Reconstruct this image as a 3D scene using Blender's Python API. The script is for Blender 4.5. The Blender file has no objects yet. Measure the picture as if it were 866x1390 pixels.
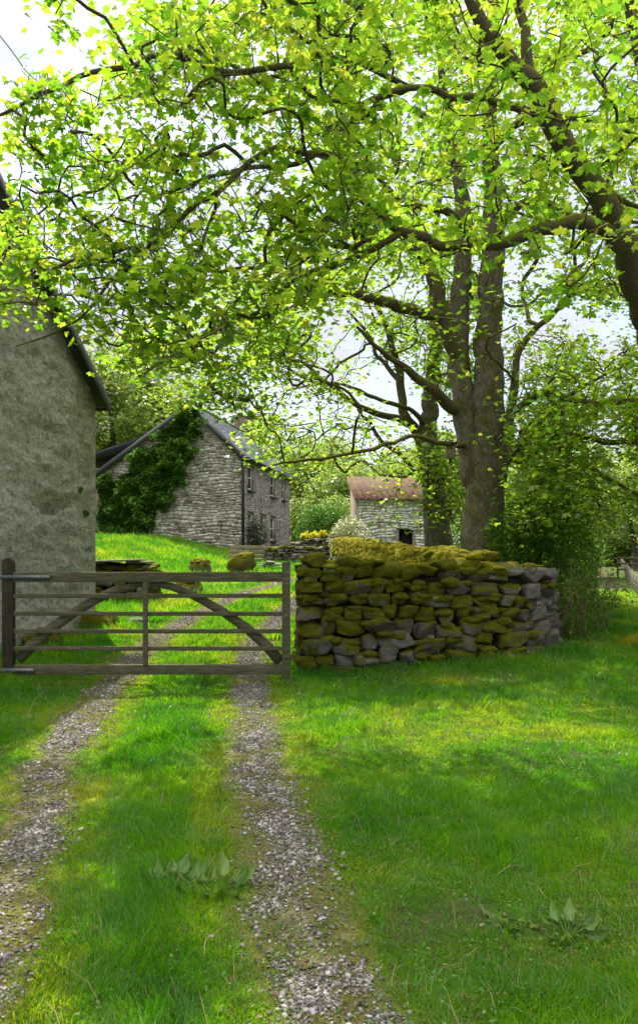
import bpy, math, random
import numpy as np

# ------------------------------------------------------------------ camera, sky, sun
C = bpy.context.scene
F, CX, HY, EYE = 1050.0, 433.0, 750.0, 1.7      # focal length and horizon of the photograph, in its pixels
R = math.radians
cam = bpy.data.cameras.new('camera')
cam.sensor_fit = 'VERTICAL'; cam.sensor_height = 36.0; cam.lens = F / 1390.0 * 36.0
cam.shift_y = 55.0 / 1390.0; cam.clip_start = 0.05; cam.clip_end = 3000
cam_o = bpy.data.objects.new('camera', cam); C.collection.objects.link(cam_o)
cam_o.location = (0, 0, EYE); cam_o.rotation_euler = (R(90), 0, 0)
C.camera = cam_o

SUN_EL, SUN_AZ = 52.0, -24.0                     # azimuth from +Y, negative = left of the view
w = bpy.data.worlds.new('World'); C.world = w; w.use_nodes = True
nt = w.node_tree; nt.nodes.clear()
sky = nt.nodes.new('ShaderNodeTexSky'); sky.sky_type = 'NISHITA'; sky.sun_disc = False
sky.sun_elevation = R(SUN_EL); sky.sun_rotation = R(SUN_AZ); sky.air_density = 1.0; sky.dust_density = 1.5
tc = nt.nodes.new('ShaderNodeTexCoord')
mp = nt.nodes.new('ShaderNodeMapping'); mp.inputs['Scale'].default_value = (1, 1, 2.2)
nz = nt.nodes.new('ShaderNodeTexNoise'); nz.inputs['Scale'].default_value = 2.1; nz.inputs['Detail'].default_value = 7
nz.inputs['Roughness'].default_value = 0.55
rp = nt.nodes.new('ShaderNodeValToRGB'); rp.color_ramp.elements[0].position = 0.34; rp.color_ramp.elements[1].position = 0.54
mx = nt.nodes.new('ShaderNodeMix'); mx.data_type = 'RGBA'
sx = nt.nodes.new('ShaderNodeSeparateXYZ'); nt.links.new(tc.outputs['Generated'], sx.inputs[0])
cr = nt.nodes.new('ShaderNodeValToRGB'); nt.links.new(sx.outputs[2], cr.inputs['Fac'])
ce = cr.color_ramp.elements; ce[0].position = .0; ce[0].color = (.145, .152, .165, 1); ce[1].position = .85; ce[1].color = (1, .97, .91, 1)
e_ = ce.new(.52); e_.color = (.185, .192, .205, 1)
cm_ = nt.nodes.new('ShaderNodeVectorMath'); cm_.operation = 'SCALE'; cm_.inputs['Scale'].default_value = 19.0
nt.links.new(cr.outputs['Color'], cm_.inputs[0]); nt.links.new(cm_.outputs[0], mx.inputs[7])
bg = nt.nodes.new('ShaderNodeBackground'); bg.inputs['Strength'].default_value = 0.13
wo = nt.nodes.new('ShaderNodeOutputWorld')
L = nt.links.new
L(tc.outputs['Generated'], mp.inputs['Vector']); L(mp.outputs['Vector'], nz.inputs['Vector'])
L(nz.outputs['Fac'], rp.inputs['Fac']); L(rp.outputs['Color'], mx.inputs[0])
L(sky.outputs['Color'], mx.inputs[6]); L(mx.outputs[2], bg.inputs['Color']); L(bg.outputs[0], wo.inputs['Surface'])

sl = bpy.data.lights.new('sun', 'SUN'); sl.energy = 4.1; sl.angle = R(0.6); sl.color = (1.0, 0.93, 0.80)
so = bpy.data.objects.new('sun', sl); C.collection.objects.link(so)
so.location = (-10, 20, 30)
so.rotation_euler = (-(math.pi / 2 - R(SUN_EL)), 0, -R(SUN_AZ))
C.view_settings.view_transform = 'Standard'; C.view_settings.look = 'None'
C.view_settings.gamma = 1.0; C.view_settings.exposure = 1.05; C.view_settings.use_curve_mapping = False
C.render.engine = 'CYCLES'
C.cycles.max_bounces = 7; C.cycles.diffuse_bounces = 4; C.cycles.glossy_bounces = 2; C.cycles.transmission_bounces = 5
C.cycles.use_denoising = True; C.cycles.caustics_reflective = False; C.cycles.caustics_refractive = False
C.cycles.sample_clamp_indirect = 6.0

rng = np.random.default_rng(11); random.seed(5)

# ------------------------------------------------------------------ helpers
def bp(px, py, d):                               # a photograph pixel at a real distance
    return np.array([(px - CX) * d / F, d, EYE + (HY - py) * d / F])

def sstep(a, b, x):
    t = np.clip((np.asarray(x, float) - a) / (b - a), 0, 1); return t * t * (3 - 2 * t)

def _hash(ix, iy, iz):
    n = (ix * 374761393 + iy * 668265263 + iz * 2147483647 * 7 + iz * 974711) & 0xFFFFFFFF
    n = ((n ^ (n >> 13)) * 1274126177) & 0xFFFFFFFF
    n = (n ^ (n >> 16)) & 0xFFFFFF
    return n / float(0xFFFFFF)

def vnoise(p):                                   # value noise 0..1, p (...,3)
    p = np.asarray(p, float); i = np.floor(p).astype(np.int64); f = p - i; f = f * f * (3 - 2 * f)
    r = 0
    for dx in (0, 1):
        wx = f[..., 0] if dx else 1 - f[..., 0]
        for dy in (0, 1):
            wy = f[..., 1] if dy else 1 - f[..., 1]
            for dz in (0, 1):
                wz = f[..., 2] if dz else 1 - f[..., 2]
                r = r + wx * wy * wz * _hash(i[..., 0] + dx, i[..., 1] + dy, i[..., 2] + dz)
    return r

def fbm(p, o=3):
    p = np.asarray(p, float); s = 0; a = .5; t = 0
    for k in range(o):
        s = s + a * vnoise(p * (2 ** k) + k * 17.3); t += a; a *= .5
    return s / t

def P3(x, y, z=0.0):
    x = np.asarray(x, float); y = np.asarray(y, float)
    return np.stack([x, y, np.zeros_like(x) + z], -1)

def height(x, y):                                # the lie of the land
    x = np.asarray(x, float); y = np.asarray(y, float)
    t = np.clip((y - 11.8) / 22.5, 0, 1)
    g = 1 - .62 * sstep(1.5, 6, x)
    h = 1.65 * t ** 1.08 * g
    h = h + .72 * sstep(-3.2, -8, x) * sstep(18, 29, y) * (1 - .3 * sstep(50, 90, y))
    h = h - 1.15 * sstep(6, 15, x) * sstep(14, 34, y)
    h = h + np.clip(y - 44, 0, 400) * (.012 + .05 * sstep(8, -30, x)) * (1 - .0 * x)
    h = h + .13 * sstep(1.5, 4, x) * sstep(8, 12, y)
    near = (1 - sstep(40, 60, y))
    h = h + near * ((fbm(P3(x * .55, y * .55, 3.1), 2) - .5) * .10 + (fbm(P3(x * 2.1, y * 2.1, 9.2), 2) - .5) * .035)
    return h

RUT_R = np.array([(-6, 1.9), (0, .85), (2.8, .10), (3.3, -.02), (3.6, -.11), (6.15, -.486), (11.5, -1.05), (13.5, -1.08), (15, -.95), (17, -.80), (19.5, -.45), (22, .1), (24, .8), (27, 2.2)])
RUT_L = np.array([(-6, .2), (0, -.95), (3, -1.42), (3.97, -1.60), (6.15, -2.16), (11.2, -2.85), (13, -2.95), (15, -2.85), (18, -2.5), (21, -1.9), (23, -1.2), (25, -.2), (27.5, 1.2)])
def rut_dist(x, y):
    a = np.abs(x - np.interp(y, RUT_R[:, 0], RUT_R[:, 1])); b = np.abs(x - np.interp(y, RUT_L[:, 0], RUT_L[:, 1]))
    return np.minimum(a, b)
def rut_mask(x, y):                              # 1 on the stones, 0 on grass
    d = rut_dist(x, y) + (fbm(P3(x * 2.3, y * 2.3, 1.7), 3) - .5) * .34
    return (1 - sstep(.12, .34, d)) * (np.asarray(y) < 27)

class MB:
    def __init__(s): s.v = []; s.f = {}; s.n = 0; s.a = {}; s.cnt = []
    def add(s, v, f, **attr):
        v = np.asarray(v, float).reshape(-1, 3); k = len(v)
        if isinstance(f, np.ndarray): s.f.setdefault(f.shape[1], []).append(f + s.n)
        else:
            for q in f: s.f.setdefault(len(q), []).append(np.array([q]) + s.n)
        for nme, val in attr.items():
            s.a.setdefault(nme, []).append((s.n, np.broadcast_to(np.asarray(val, float), (k,))))
        s.v.append(v); s.n += k
    def box(s, c, size, ax=None, **attr):
        b = np.array([(-1, -1, -1), (1, -1, -1), (1, 1, -1), (-1, 1, -1), (-1, -1, 1), (1, -1, 1), (1, 1, 1), (-1, 1, 1)]) * .5 * np.asarray(size)
        if ax is not None: b = b @ np.asarray(ax)
        s.add(b + np.asarray(c), np.array([(0, 3, 2, 1), (4, 5, 6, 7), (0, 1, 5, 4), (1, 2, 6, 5), (2, 3, 7, 6), (3, 0, 4, 7)]), **attr)
    def beam(s, a, b, wd, ht, up=(0, 0, 1), **attr):
        a = np.asarray(a, float); b = np.asarray(b, float); x = b - a; l = np.linalg.norm(x); x = x / l
        up = np.asarray(up, float); y = np.cross(up, x); y /= np.linalg.norm(y); z = np.cross(x, y)
        s.box((a + b) / 2, (l, wd, ht), (x, y, z), **attr)
    def prism(s, poly, ext, **attr):             # planar outline (n,3) extruded by a vector
        p = np.asarray(poly, float); n = len(p); v = np.vstack([p, p + np.asarray(ext)])
        f = [tuple(range(n))[::-1], tuple(range(n, 2 * n))] + [(i, (i + 1) % n, n + (i + 1) % n, n + i) for i in range(n)]
        s.add(v, f, **attr)
    def tube(s, path, rad, sides=8, amp=0, freq=1, flare=0, **attr):
        p = np.asarray(path, float); r = np.broadcast_to(np.asarray(rad, float), (len(p),)); m = len(p)
        t = np.gradient(p, axis=0); t /= np.linalg.norm(t, axis=1)[:, None] + 1e-9
        up = np.array([0, 0, 1.]) if abs(t[0][2]) < .9 else np.array([1., 0, 0])
        nrm = np.zeros_like(p); u = up - t[0] * (up @ t[0]); u /= np.linalg.norm(u); nrm[0] = u
        for i in range(1, m):
            u = nrm[i - 1] - t[i] * (nrm[i - 1] @ t[i]); nrm[i] = u / (np.linalg.norm(u) + 1e-9)
        bn = np.cross(t, nrm); th = np.linspace(0, 2 * math.pi, sides, endpoint=False)
        dirs = nrm[:, None] * np.cos(th)[None, :, None] + bn[:, None] * np.sin(th)[None, :, None]
        rr = r[:, None] * np.ones(sides)[None]
        if flare:
            zz = p[:, 2] - p[0, 2]
            rr = rr * (1 + np.exp(-zz / .45)[:, None] * flare * (.7 + .5 * np.cos(th * 5 + 1)[None] + .3 * np.cos(th * 3)[None]))
        if amp:
            q = p[:, None] + dirs * r[:, None, None]
            rr = rr * (1 + amp * 2 * (fbm(q * np.array([freq, freq, freq * .45]), 3) - .5))
        v = (p[:, None] + dirs * rr[..., None]).reshape(-1, 3)
        i = np.arange(m - 1)[:, None] * sides; j = np.arange(sides)[None]; j2 = (j + 1) % sides
        f = np.stack([i + j, i + j2, i + sides + j2, i + sides + j], -1).reshape(-1, 4)
        s.add(v, f, **attr)
        s.f.setdefault(sides, []).append(np.array([list(range(sides))[::-1]]) + s.n - m * sides)
        s.f.setdefault(sides, []).append(np.array([list(range(sides))]) + s.n - sides)
    def inst(s, tv, tf, M, pos, **attr):         # many copies of a template: M (N,3,3) rows = axes
        tv = np.asarray(tv, float); N = len(pos); k = len(tv)
        v = (np.einsum('ki,nij->nkj', tv, M) + pos[:, None]).reshape(-1, 3)
        off = (np.arange(N) * k)[:, None, None]
        for q in tf:
            q = np.asarray(q); s.f.setdefault(q.shape[1], []).append(((q[None] + off).reshape(-1, q.shape[1])) + s.n)
        for nme, val in attr.items():
            s.a.setdefault(nme, []).append((s.n, np.repeat(np.broadcast_to(np.asarray(val, float), (N,)), k)))
        s.v.append(v); s.n += N * k
    def mesh(s, name, mat, off=(0, 0, 0), smooth=False):
        v = np.vstack(s.v) - np.asarray(off); me = bpy.data.meshes.new(name)
        loops = []; starts = []; c = 0
        for k, fl in s.f.items():
            a = np.vstack(fl); loops.append(a.ravel()); starts.append(c + np.arange(len(a)) * k); c += a.size
        loops = np.concatenate(loops).astype(np.int32); starts = np.concatenate(starts).astype(np.int32)
        me.vertices.add(len(v)); me.vertices.foreach_set('co', v.astype(np.float32).ravel())
        me.loops.add(len(loops)); me.loops.foreach_set('vertex_index', loops)
        me.polygons.add(len(starts)); me.polygons.foreach_set('loop_start', starts)
        if smooth: me.polygons.foreach_set('use_smooth', np.ones(len(starts), bool))
        for nme, lst in s.a.items():
            arr = np.zeros(len(v), np.float32)
            for o, val in lst: arr[o:o + len(val)] = val
            at = me.attributes.new(nme, 'FLOAT', 'POINT'); at.data.foreach_set('value', arr)
        me.update(calc_edges=True); me.validate()
        if mat: me.materials.append(mat)
        return me
    def build(s, name, mat, parent=None, smooth=False, local=False, bevel=0):
        off = (0, 0, 0)
        if parent is not None and not local:
            q = parent
            while q.parent: q = q.parent
            off = tuple(q.location)
        o = bpy.data.objects.new(name, s.mesh(name, mat, off, smooth)); C.collection.objects.link(o)
        if parent is not None: o.parent = parent
        if bevel:
            m = o.modifiers.new('bevel', 'BEVEL'); m.width = bevel; m.segments = 2; m.limit_method = 'ANGLE'
        return o

def tag(o, label, cat, group=None):
    o['label'] = label; o['category'] = cat
    if group: o['group'] = group
    return o
def thing(name, label, cat, loc=(0, 0, 0), rz=0, group=None):
    o = bpy.data.objects.new(name, None); C.collection.objects.link(o); o.empty_display_size = .2
    o.location = tuple(float(q) for q in loc); o.rotation_euler = (0, 0, rz); return tag(o, label, cat, group)
def struct(o): o['kind'] = 'structure'; return o
def stuff(o, label=None, cat=None):
    o['kind'] = 'stuff'
    if label: o['label'] = label
    if cat: o['category'] = cat
    return o
def copy_tree(o, parent=None):
    c = o.copy(); C.collection.objects.link(c); c.parent = parent
    for ch in list(o.children): copy_tree(ch, c)
    return c

# ------------------------------------------------------------------ materials
class Mat:
    def __init__(s, name):
        s.m = bpy.data.materials.new(name); s.m.use_nodes = True; s.t = s.m.node_tree; s.t.nodes.clear()
        s.out = s.t.nodes.new('ShaderNodeOutputMaterial')
        s.geo = s.t.nodes.new('ShaderNodeNewGeometry'); s.tc = s.t.nodes.new('ShaderNodeTexCoord')
        s.co = s.tc.outputs['Object']
    def set(s, sock, v):
        if isinstance(v, bpy.types.NodeSocket): s.t.links.new(v, sock)
        elif isinstance(v, (tuple, list)) and len(v) == 3 and sock.type == 'RGBA': sock.default_value = (*v, 1)
        else: sock.default_value = v
    def noise(s, scale, detail=4, rough=.55, stretch=None, dist=0):
        n = s.t.nodes.new('ShaderNodeTexNoise'); n.inputs['Scale'].default_value = scale
        n.inputs['Detail'].default_value = detail; n.inputs['Roughness'].default_value = rough; n.inputs['Distortion'].default_value = dist
        c = s.co
        if stretch:
            m = s.t.nodes.new('ShaderNodeMapping'); m.inputs['Scale'].default_value = stretch; s.t.links.new(c, m.inputs['Vector']); c = m.outputs[0]
        s.t.links.new(c, n.inputs['Vector']); return n.outputs['Fac']
    def voro(s, scale, feature='F1', out='Distance', stretch=None):
        n = s.t.nodes.new('ShaderNodeTexVoronoi'); n.feature = feature; n.inputs['Scale'].default_value = scale; c = s.co
        if stretch:
            m = s.t.nodes.new('ShaderNodeMapping'); m.inputs['Scale'].default_value = stretch; s.t.links.new(c, m.inputs['Vector']); c = m.outputs[0]
        s.t.links.new(c, n.inputs['Vector']); return n.outputs[out]
    def attr(s, name):
        n = s.t.nodes.new('ShaderNodeAttribute'); n.attribute_name = name; return n.outputs['Fac']
    def ramp(s, fac, stops):
        n = s.t.nodes.new('ShaderNodeValToRGB'); e = n.color_ramp.elements
        while len(e) < len(stops): e.new(.5)
        for k, (p, c) in enumerate(stops):
            e[k].position = p; e[k].color = (*c, 1) if isinstance(c, (tuple, list)) else (c, c, c, 1)
        s.set(n.inputs['Fac'], fac); return n.outputs['Color']
    def mix(s, f, a, b, mode='MIX'):
        n = s.t.nodes.new('ShaderNodeMix'); n.data_type = 'RGBA'; n.blend_type = mode
        s.set(n.inputs[0], f); s.set(n.inputs[6], a); s.set(n.inputs[7], b); return n.outputs[2]
    def math(s, op, a, b=0.0, c=None):
        n = s.t.nodes.new('ShaderNodeMath'); n.operation = op; s.set(n.inputs[0], a); s.set(n.inputs[1], b)
        if c is not None: s.set(n.inputs[2], c)
        return n.outputs[0]
    def sep(s, v, k):
        n = s.t.nodes.new('ShaderNodeSeparateXYZ'); s.t.links.new(v, n.inputs[0]); return n.outputs[k]
    def up(s): return s.sep(s.geo.outputs['Normal'], 2)
    def bump(s, h, strength=.5, dist=.02, normal=None):
        n = s.t.nodes.new('ShaderNodeBump'); n.inputs['Strength'].default_value = strength; n.inputs['Distance'].default_value = dist
        s.set(n.inputs['Height'], h)
        if normal is not None: s.set(n.inputs['Normal'], normal)
        return n.outputs[0]
    def pbr(s, col, rough=.85, normal=None, spec=.3, metal=0):
        b = s.t.nodes.new('ShaderNodeBsdfPrincipled'); s.set(b.inputs['Base Color'], col); s.set(b.inputs['Roughness'], rough)
        b.inputs['Specular IOR Level'].default_value = spec; b.inputs['Metallic'].default_value = metal
        if normal is not None: s.set(b.inputs['Normal'], normal)
        s.t.links.new(b.outputs[0], s.out.inputs['Surface']); return s.m
    def leaf(s, col, tcol, tfac=.5, gloss=.06, grough=.35):
        d = s.t.nodes.new('ShaderNodeBsdfDiffuse'); t = s.t.nodes.new('ShaderNodeBsdfTranslucent'); g = s.t.nodes.new('ShaderNodeBsdfGlossy')
        s.set(d.inputs['Color'], col); s.set(t.inputs['Color'], tcol); g.inputs['Roughness'].default_value = grough
        g.inputs['Color'].default_value = (1, 1, 1, 1)
        m1 = s.t.nodes.new('ShaderNodeMixShader'); m1.inputs[0].default_value = tfac
        m2 = s.t.nodes.new('ShaderNodeMixShader'); m2.inputs[0].default_value = gloss
        l = s.t.links.new; l(d.outputs[0], m1.inputs[1]); l(t.outputs[0], m1.inputs[2]); l(m1.outputs[0], m2.inputs[1]); l(g.outputs[0], m2.inputs[2])
        l(m2.outputs[0], s.out.inputs['Surface']); return s.m

def leafmat(name, lo, mid, hi, tlo, tmid, thi, tfac=.5, gloss=.05):
    m = Mat(name); r = m.attr('rnd')
    return m.leaf(m.ramp(r, [(0, lo), (.55, mid), (1, hi)]), m.ramp(r, [(0, tlo), (.55, tmid), (1, thi)]), tfac, gloss)

M = {}
M['leaf_near'] = leafmat('sycamore_leaf', (.045, .11, .012), (.095, .18, .014), (.15, .22, .02), (.14, .38, .02), (.38, .62, .03), (.68, .76, .06), .55, .04)
M['leaf_main'] = leafmat('sycamore_leaf_high', (.045, .11, .014), (.09, .17, .016), (.15, .21, .02), (.14, .36, .02), (.36, .58, .035), (.64, .70, .06), .55, .03)
M['leaf_far'] = leafmat('woodland_leaf', (.06, .11, .02), (.11, .17, .03), (.18, .22, .045), (.16, .30, .04), (.32, .46, .06), (.50, .56, .10), .5, .03)
M['leaf_shrub'] = leafmat('shrub_leaf', (.035, .085, .012), (.065, .14, .018), (.11, .19, .025), (.10, .28, .02), (.22, .44, .03), (.36, .54, .05), .4, .02)
M['leaf_ivy'] = leafmat('ivy_leaf', (.04, .11, .015), (.09, .19, .025), (.16, .27, .04), (.04, .13, .01), (.09, .25, .015), (.16, .34, .02), .3, .015)
M['leaf_conifer'] = leafmat('conifer_needle', (.015, .035, .02), (.03, .06, .03), (.05, .09, .04), (.02, .05, .02), (.03, .08, .03), (.05, .1, .04), .2, .03)
M['leaf_cream'] = leafmat('variegated_leaf', (.20, .24, .10), (.42, .42, .22), (.62, .58, .36), (.2, .26, .1), (.4, .42, .2), (.5, .5, .3), .35, .03)
M['leaf_grey'] = leafmat('grey_shrub_leaf', (.04, .055, .035), (.09, .11, .07), (.17, .19, .13), (.05, .08, .04), (.1, .14, .06), (.2, .22, .12), .3, .03)
M['petal'] = leafmat('yellow_petal', (.50, .46, .015), (.66, .62, .02), (.74, .70, .06), (.6, .5, .01), (.7, .6, .02), (.8, .7, .05), .4, .02)
M['dock'] = leafmat('dock_leaf', (.055, .12, .018), (.09, .17, .028), (.14, .21, .045), (.10, .27, .02), (.19, .36, .035), (.30, .46, .06), .35, .015)
M['dead'] = leafmat('dead_leaf', (.05, .028, .016), (.13, .075, .04), (.30, .20, .12), (.04, .02, .01), (.1, .05, .02), (.2, .12, .06), .2, .02)
M['grass'] = leafmat('grass_blade', (.038, .118, .005), (.078, .205, .006), (.18, .25, .012), (.08, .36, .006), (.24, .55, .010), (.58, .64, .03), .5, .02)
M['grass_dry'] = leafmat('moss_blade', (.06, .12, .008), (.14, .16, .012), (.26, .19, .04), (.18, .34, .01), (.36, .42, .02), (.50, .38, .06), .4, .02)
M['lichen'] = leafmat('beard_lichen', (.10, .12, .08), (.19, .22, .15), (.30, .34, .24), (.1, .13, .08), (.2, .24, .14), (.3, .34, .22), .3, .02)

m = Mat('soil_and_turf')
n1 = m.noise(1.3, 5, .6); n2 = m.noise(14, 5, .65); n3 = m.noise(90, 3, .7)
turf = m.ramp(n2, [(.25, (.022, .05, .006)), (.5, (.05, .10, .010)), (.75, (.085, .12, .012))])
moss = m.ramp(n3, [(.3, (.07, .075, .008)), (.7, (.17, .16, .015))])
soil = m.ramp(n3, [(.25, (.035, .024, .016)), (.6, (.09, .065, .045)), (.85, (.17, .13, .10))])
col = m.mix(m.ramp(n1, [(.42, 0.0), (.62, .65)]), turf, moss)
col = m.mix(m.attr('dirt'), col, soil)
M['ground'] = m.pbr(col, .95, m.bump(n3, .8, .02, m.bump(n2, .6, .04)), .15)
m = Mat('track_bed')
n1 = m.noise(3.2, 5, .65); n2 = m.noise(40, 4, .7)
v = m.voro(55, 'F1', 'Color'); vd = m.voro(55)
stone = m.mix(.55, m.ramp(m.sep(v, 0), [(0, (.06, .05, .045)), (.5, (.15, .125, .12)), (1, (.30, .27, .26))]), (.09, .065, .045))
moss = m.ramp(n2, [(.3, (.055, .055, .012)), (.7, (.16, .14, .025))])
col = m.mix(m.ramp(m.math('ADD', n1, m.math('MULTIPLY', m.attr('edge'), .28)), [(.42, 0.0), (.60, .9)]), stone, moss)
M['track'] = m.pbr(col, .9, m.bump(vd, .8, .02, m.bump(n2, .5, .01)), .2)
m = Mat('gravel'); r = m.attr('rnd')
M['gravel'] = m.pbr(m.mix(m.ramp(m.noise(60, 3), [(.45, 0.0), (.7, .5)]), m.ramp(r, [(0, (.05, .038, .033)), (.35, (.13, .108, .10)), (.75, (.23, .205, .20)), (1, (.42, .39, .39))]), (.10, .09, .04)), .75, None, .3)

def stone_mat(name, cols, moss=True, mscale=6, bumpd=.02, mossbias=0.0):
    m = Mat(name); n1 = m.noise(mscale, 5, .6); n2 = m.noise(38, 5, .65); n3 = m.noise(160, 3, .6)
    base = m.ramp(m.attr('rnd'), cols)
    base = m.mix(m.ramp(n2, [(.35, 0.0), (.75, .55)]), base, (.045, .038, .03))
    base = m.mix(m.ramp(m.noise(16, 4, .6), [(.60, 0.0), (.68, .6)]), base, (.38, .37, .32))
    if moss:
        mc = m.ramp(m.math('ADD', m.math('MULTIPLY', n3, .6), m.math('MULTIPLY', n2, .4)), [(.3, (.028, .028, .003)), (.5, (.105, .10, .007)), (.72, (.24, .225, .014))])
        k = m.math('ADD', m.math('MULTIPLY', m.up(), .22), m.math('ADD', m.attr('moss'), m.math('MULTIPLY', n1, .9)))
        fac = m.ramp(k, [(.80 - mossbias, 0.0), (.95 - mossbias, 1.0)])
        col = m.mix(fac, base, mc)
        nb = m.bump(m.math('ADD', m.math('MULTIPLY', fac, .5), m.math('MULTIPLY', n3, .9)), .9, .02, m.bump(n2, .7, bumpd))
        return m.pbr(col, .95, nb, .12)
    return m.pbr(base, .9, m.bump(n3, .5, .006, m.bump(n2, .7, bumpd)), .2)
M['drystone'] = stone_mat('drystone', [(0, (.085, .058, .048)), (.4, (.15, .125, .11)), (.8, (.24, .215, .195)), (1, (.36, .335, .30))])
M['moss_hair'] = leafmat('moss_hair', (.055, .038, .008), (.10, .118, .008), (.25, .26, .016), (.07, .05, .006), (.18, .20, .01), (.36, .36, .02), .35, .0)
M['moss_hair_lit'] = leafmat('moss_tip_lit', (.09, .08, .005), (.22, .20, .010), (.40, .36, .02), (.10, .10, .005), (.28, .28, .01), (.45, .42, .03), .35, .0)  # moss hair again, with sunlit yellow put into its colour
m = Mat('moss_cushion_lit'); n2 = m.noise(30, 4, .65); n3 = m.noise(170, 3, .7)
M['moss'] = m.pbr(m.ramp(m.math('ADD', m.math('MULTIPLY', n3, .5), m.math('MULTIPLY', n2, .5)), [(.3, (.07, .062, .004)), (.5, (.24, .21, .010)), (.7, (.42, .36, .02))]), .95, m.bump(n3, 1.0, .02, m.bump(n2, .8, .03)), .1)  # coping moss with a sunlit tone painted into its colour
m = Mat('moss_shade_tone'); n2 = m.noise(30, 4, .65); n3 = m.noise(190, 3, .7)
M['moss_dark'] = m.pbr(m.ramp(m.math('ADD', m.math('MULTIPLY', n3, .5), m.math('MULTIPLY', n2, .5)), [(.3, (.040, .034, .006)), (.5, (.11, .11, .008)), (.7, (.24, .22, .016))]), .95, m.bump(n3, 1.0, .02, m.bump(n2, .8, .03)), .1)  # the same moss with shade put in as a darker colour
m = Mat('dark_core_fill'); M['core'] = m.pbr(m.ramp(m.noise(30, 4), [(.3, (.012, .01, .006)), (.7, (.04, .032, .015))]), .95, m.bump(m.noise(30, 4), .8, .03), .1)  # near-black, the shade of the gaps between stones is in this colour

m = Mat('bark'); n1 = m.noise(2.6, 5, .65); n2 = m.noise(26, 5, .7, (1, 1, .35)); n3 = m.noise(120, 3, .6)
vv = m.voro(9, 'DISTANCE_TO_EDGE', 'Distance', (1, 1, .45))
bk = m.ramp(n2, [(.25, (.045, .034, .024)), (.5, (.18, .145, .11)), (.78, (.36, .32, .26))])
bk = m.mix(m.ramp(m.noise(7, 4, .7), [(.55, 0.0), (.7, .65)]), bk, (.24, .22, .18))
bk = m.mix(m.ramp(vv, [(0.0, .35), (.05, 0.0)]), bk, (.02, .015, .01))
mo = m.ramp(n3, [(.3, (.035, .04, .005)), (.7, (.14, .13, .012))])
bk = m.mix(m.ramp(m.math('ADD', m.math('MULTIPLY', m.up(), .2), n1), [(.47, 0.0), (.64, .8)]), bk, mo)
M['bark'] = m.pbr(bk, .92, m.bump(n3, .7, .01, m.bump(n2, 1.0, .05, m.bump(vv, .25, .02))), .15)
m = Mat('mossy_branch'); n1 = m.noise(6, 4, .65); n2 = m.noise(50, 4, .7); n3 = m.noise(150, 3, .6)
bk = m.ramp(n2, [(.3, (.04, .03, .02)), (.7, (.19, .15, .11))])
mo = m.ramp(n3, [(.3, (.06, .065, .007)), (.7, (.26, .25, .02))])
M['branch'] = m.pbr(m.mix(m.ramp(m.math('ADD', m.math('MULTIPLY', m.up(), .26), n1), [(.40, 0.0), (.68, .95)]), bk, mo), .92, m.bump(n3, .6, .01, m.bump(n2, 1, .02)), .15)
m = Mat('twig_wood'); M['twig'] = m.pbr(m.ramp(m.noise(20, 3), [(.3, (.04, .03, .02)), (.7, (.11, .085, .06))]), .9)
m = Mat('bare_wood'); M['bare'] = m.pbr(m.ramp(m.noise(10, 3), [(.3, (.13, .11, .10)), (.7, (.22, .19, .17))]), .9)

m = Mat('weathered_wood'); n1 = m.noise(5, 4, .6); n2 = m.noise(18, 5, .7, (.25, 4, 4)); n3 = m.noise(70, 4, .7)
wd = m.ramp(n2, [(.3, (.035, .03, .018)), (.5, (.11, .092, .06)), (.75, (.24, .21, .15))])
wd = m.mix(m.ramp(n1, [(.42, 0.0), (.62, .55)]), wd, (.075, .085, .025))
wd = m.mix(m.ramp(n3, [(.60, 0.0), (.68, .5)]), wd, (.17, .17, .12))
M['gatewood'] = m.pbr(wd, .9, m.bump(n3, .6, .004, m.bump(n2, .7, .008)), .2)
m = Mat('dark_old_wood'); n2 = m.noise(16, 5, .7, (4, 4, .25))
wd = m.ramp(n2, [(.3, (.018, .014, .010)), (.6, (.05, .038, .028)), (.8, (.10, .08, .06))])
M['stilewood'] = m.pbr(m.mix(m.ramp(m.noise(9, 3), [(.5, 0.0), (.65, .5)]), wd, (.05, .055, .02)), .9, m.bump(n2, .8, .01), .2)
m = Mat('pale_plank'); n2 = m.noise(12, 5, .7, (.3, 4, 4))
M['plank'] = m.pbr(m.ramp(n2, [(.3, (.14, .11, .07)), (.6, (.27, .23, .16)), (.8, (.36, .32, .24))]), .85, m.bump(n2, .6, .008), .2)
m = Mat('galvanised_steel'); M['steel'] = m.pbr(m.ramp(m.noise(30, 4), [(.3, (.10, .105, .11)), (.7, (.20, .21, .215))]), .5, m.bump(m.noise(90, 3), .3, .002), .5, .5)
m = Mat('wire_metal'); M['wire'] = m.pbr((.20, .20, .20), .5, None, .5, .6)
m = Mat('black_pipe'); M['black'] = m.pbr(m.ramp(m.noise(12, 3), [(.3, (.012, .012, .014)), (.7, (.03, .03, .034))]), .45, None, .5)

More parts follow.
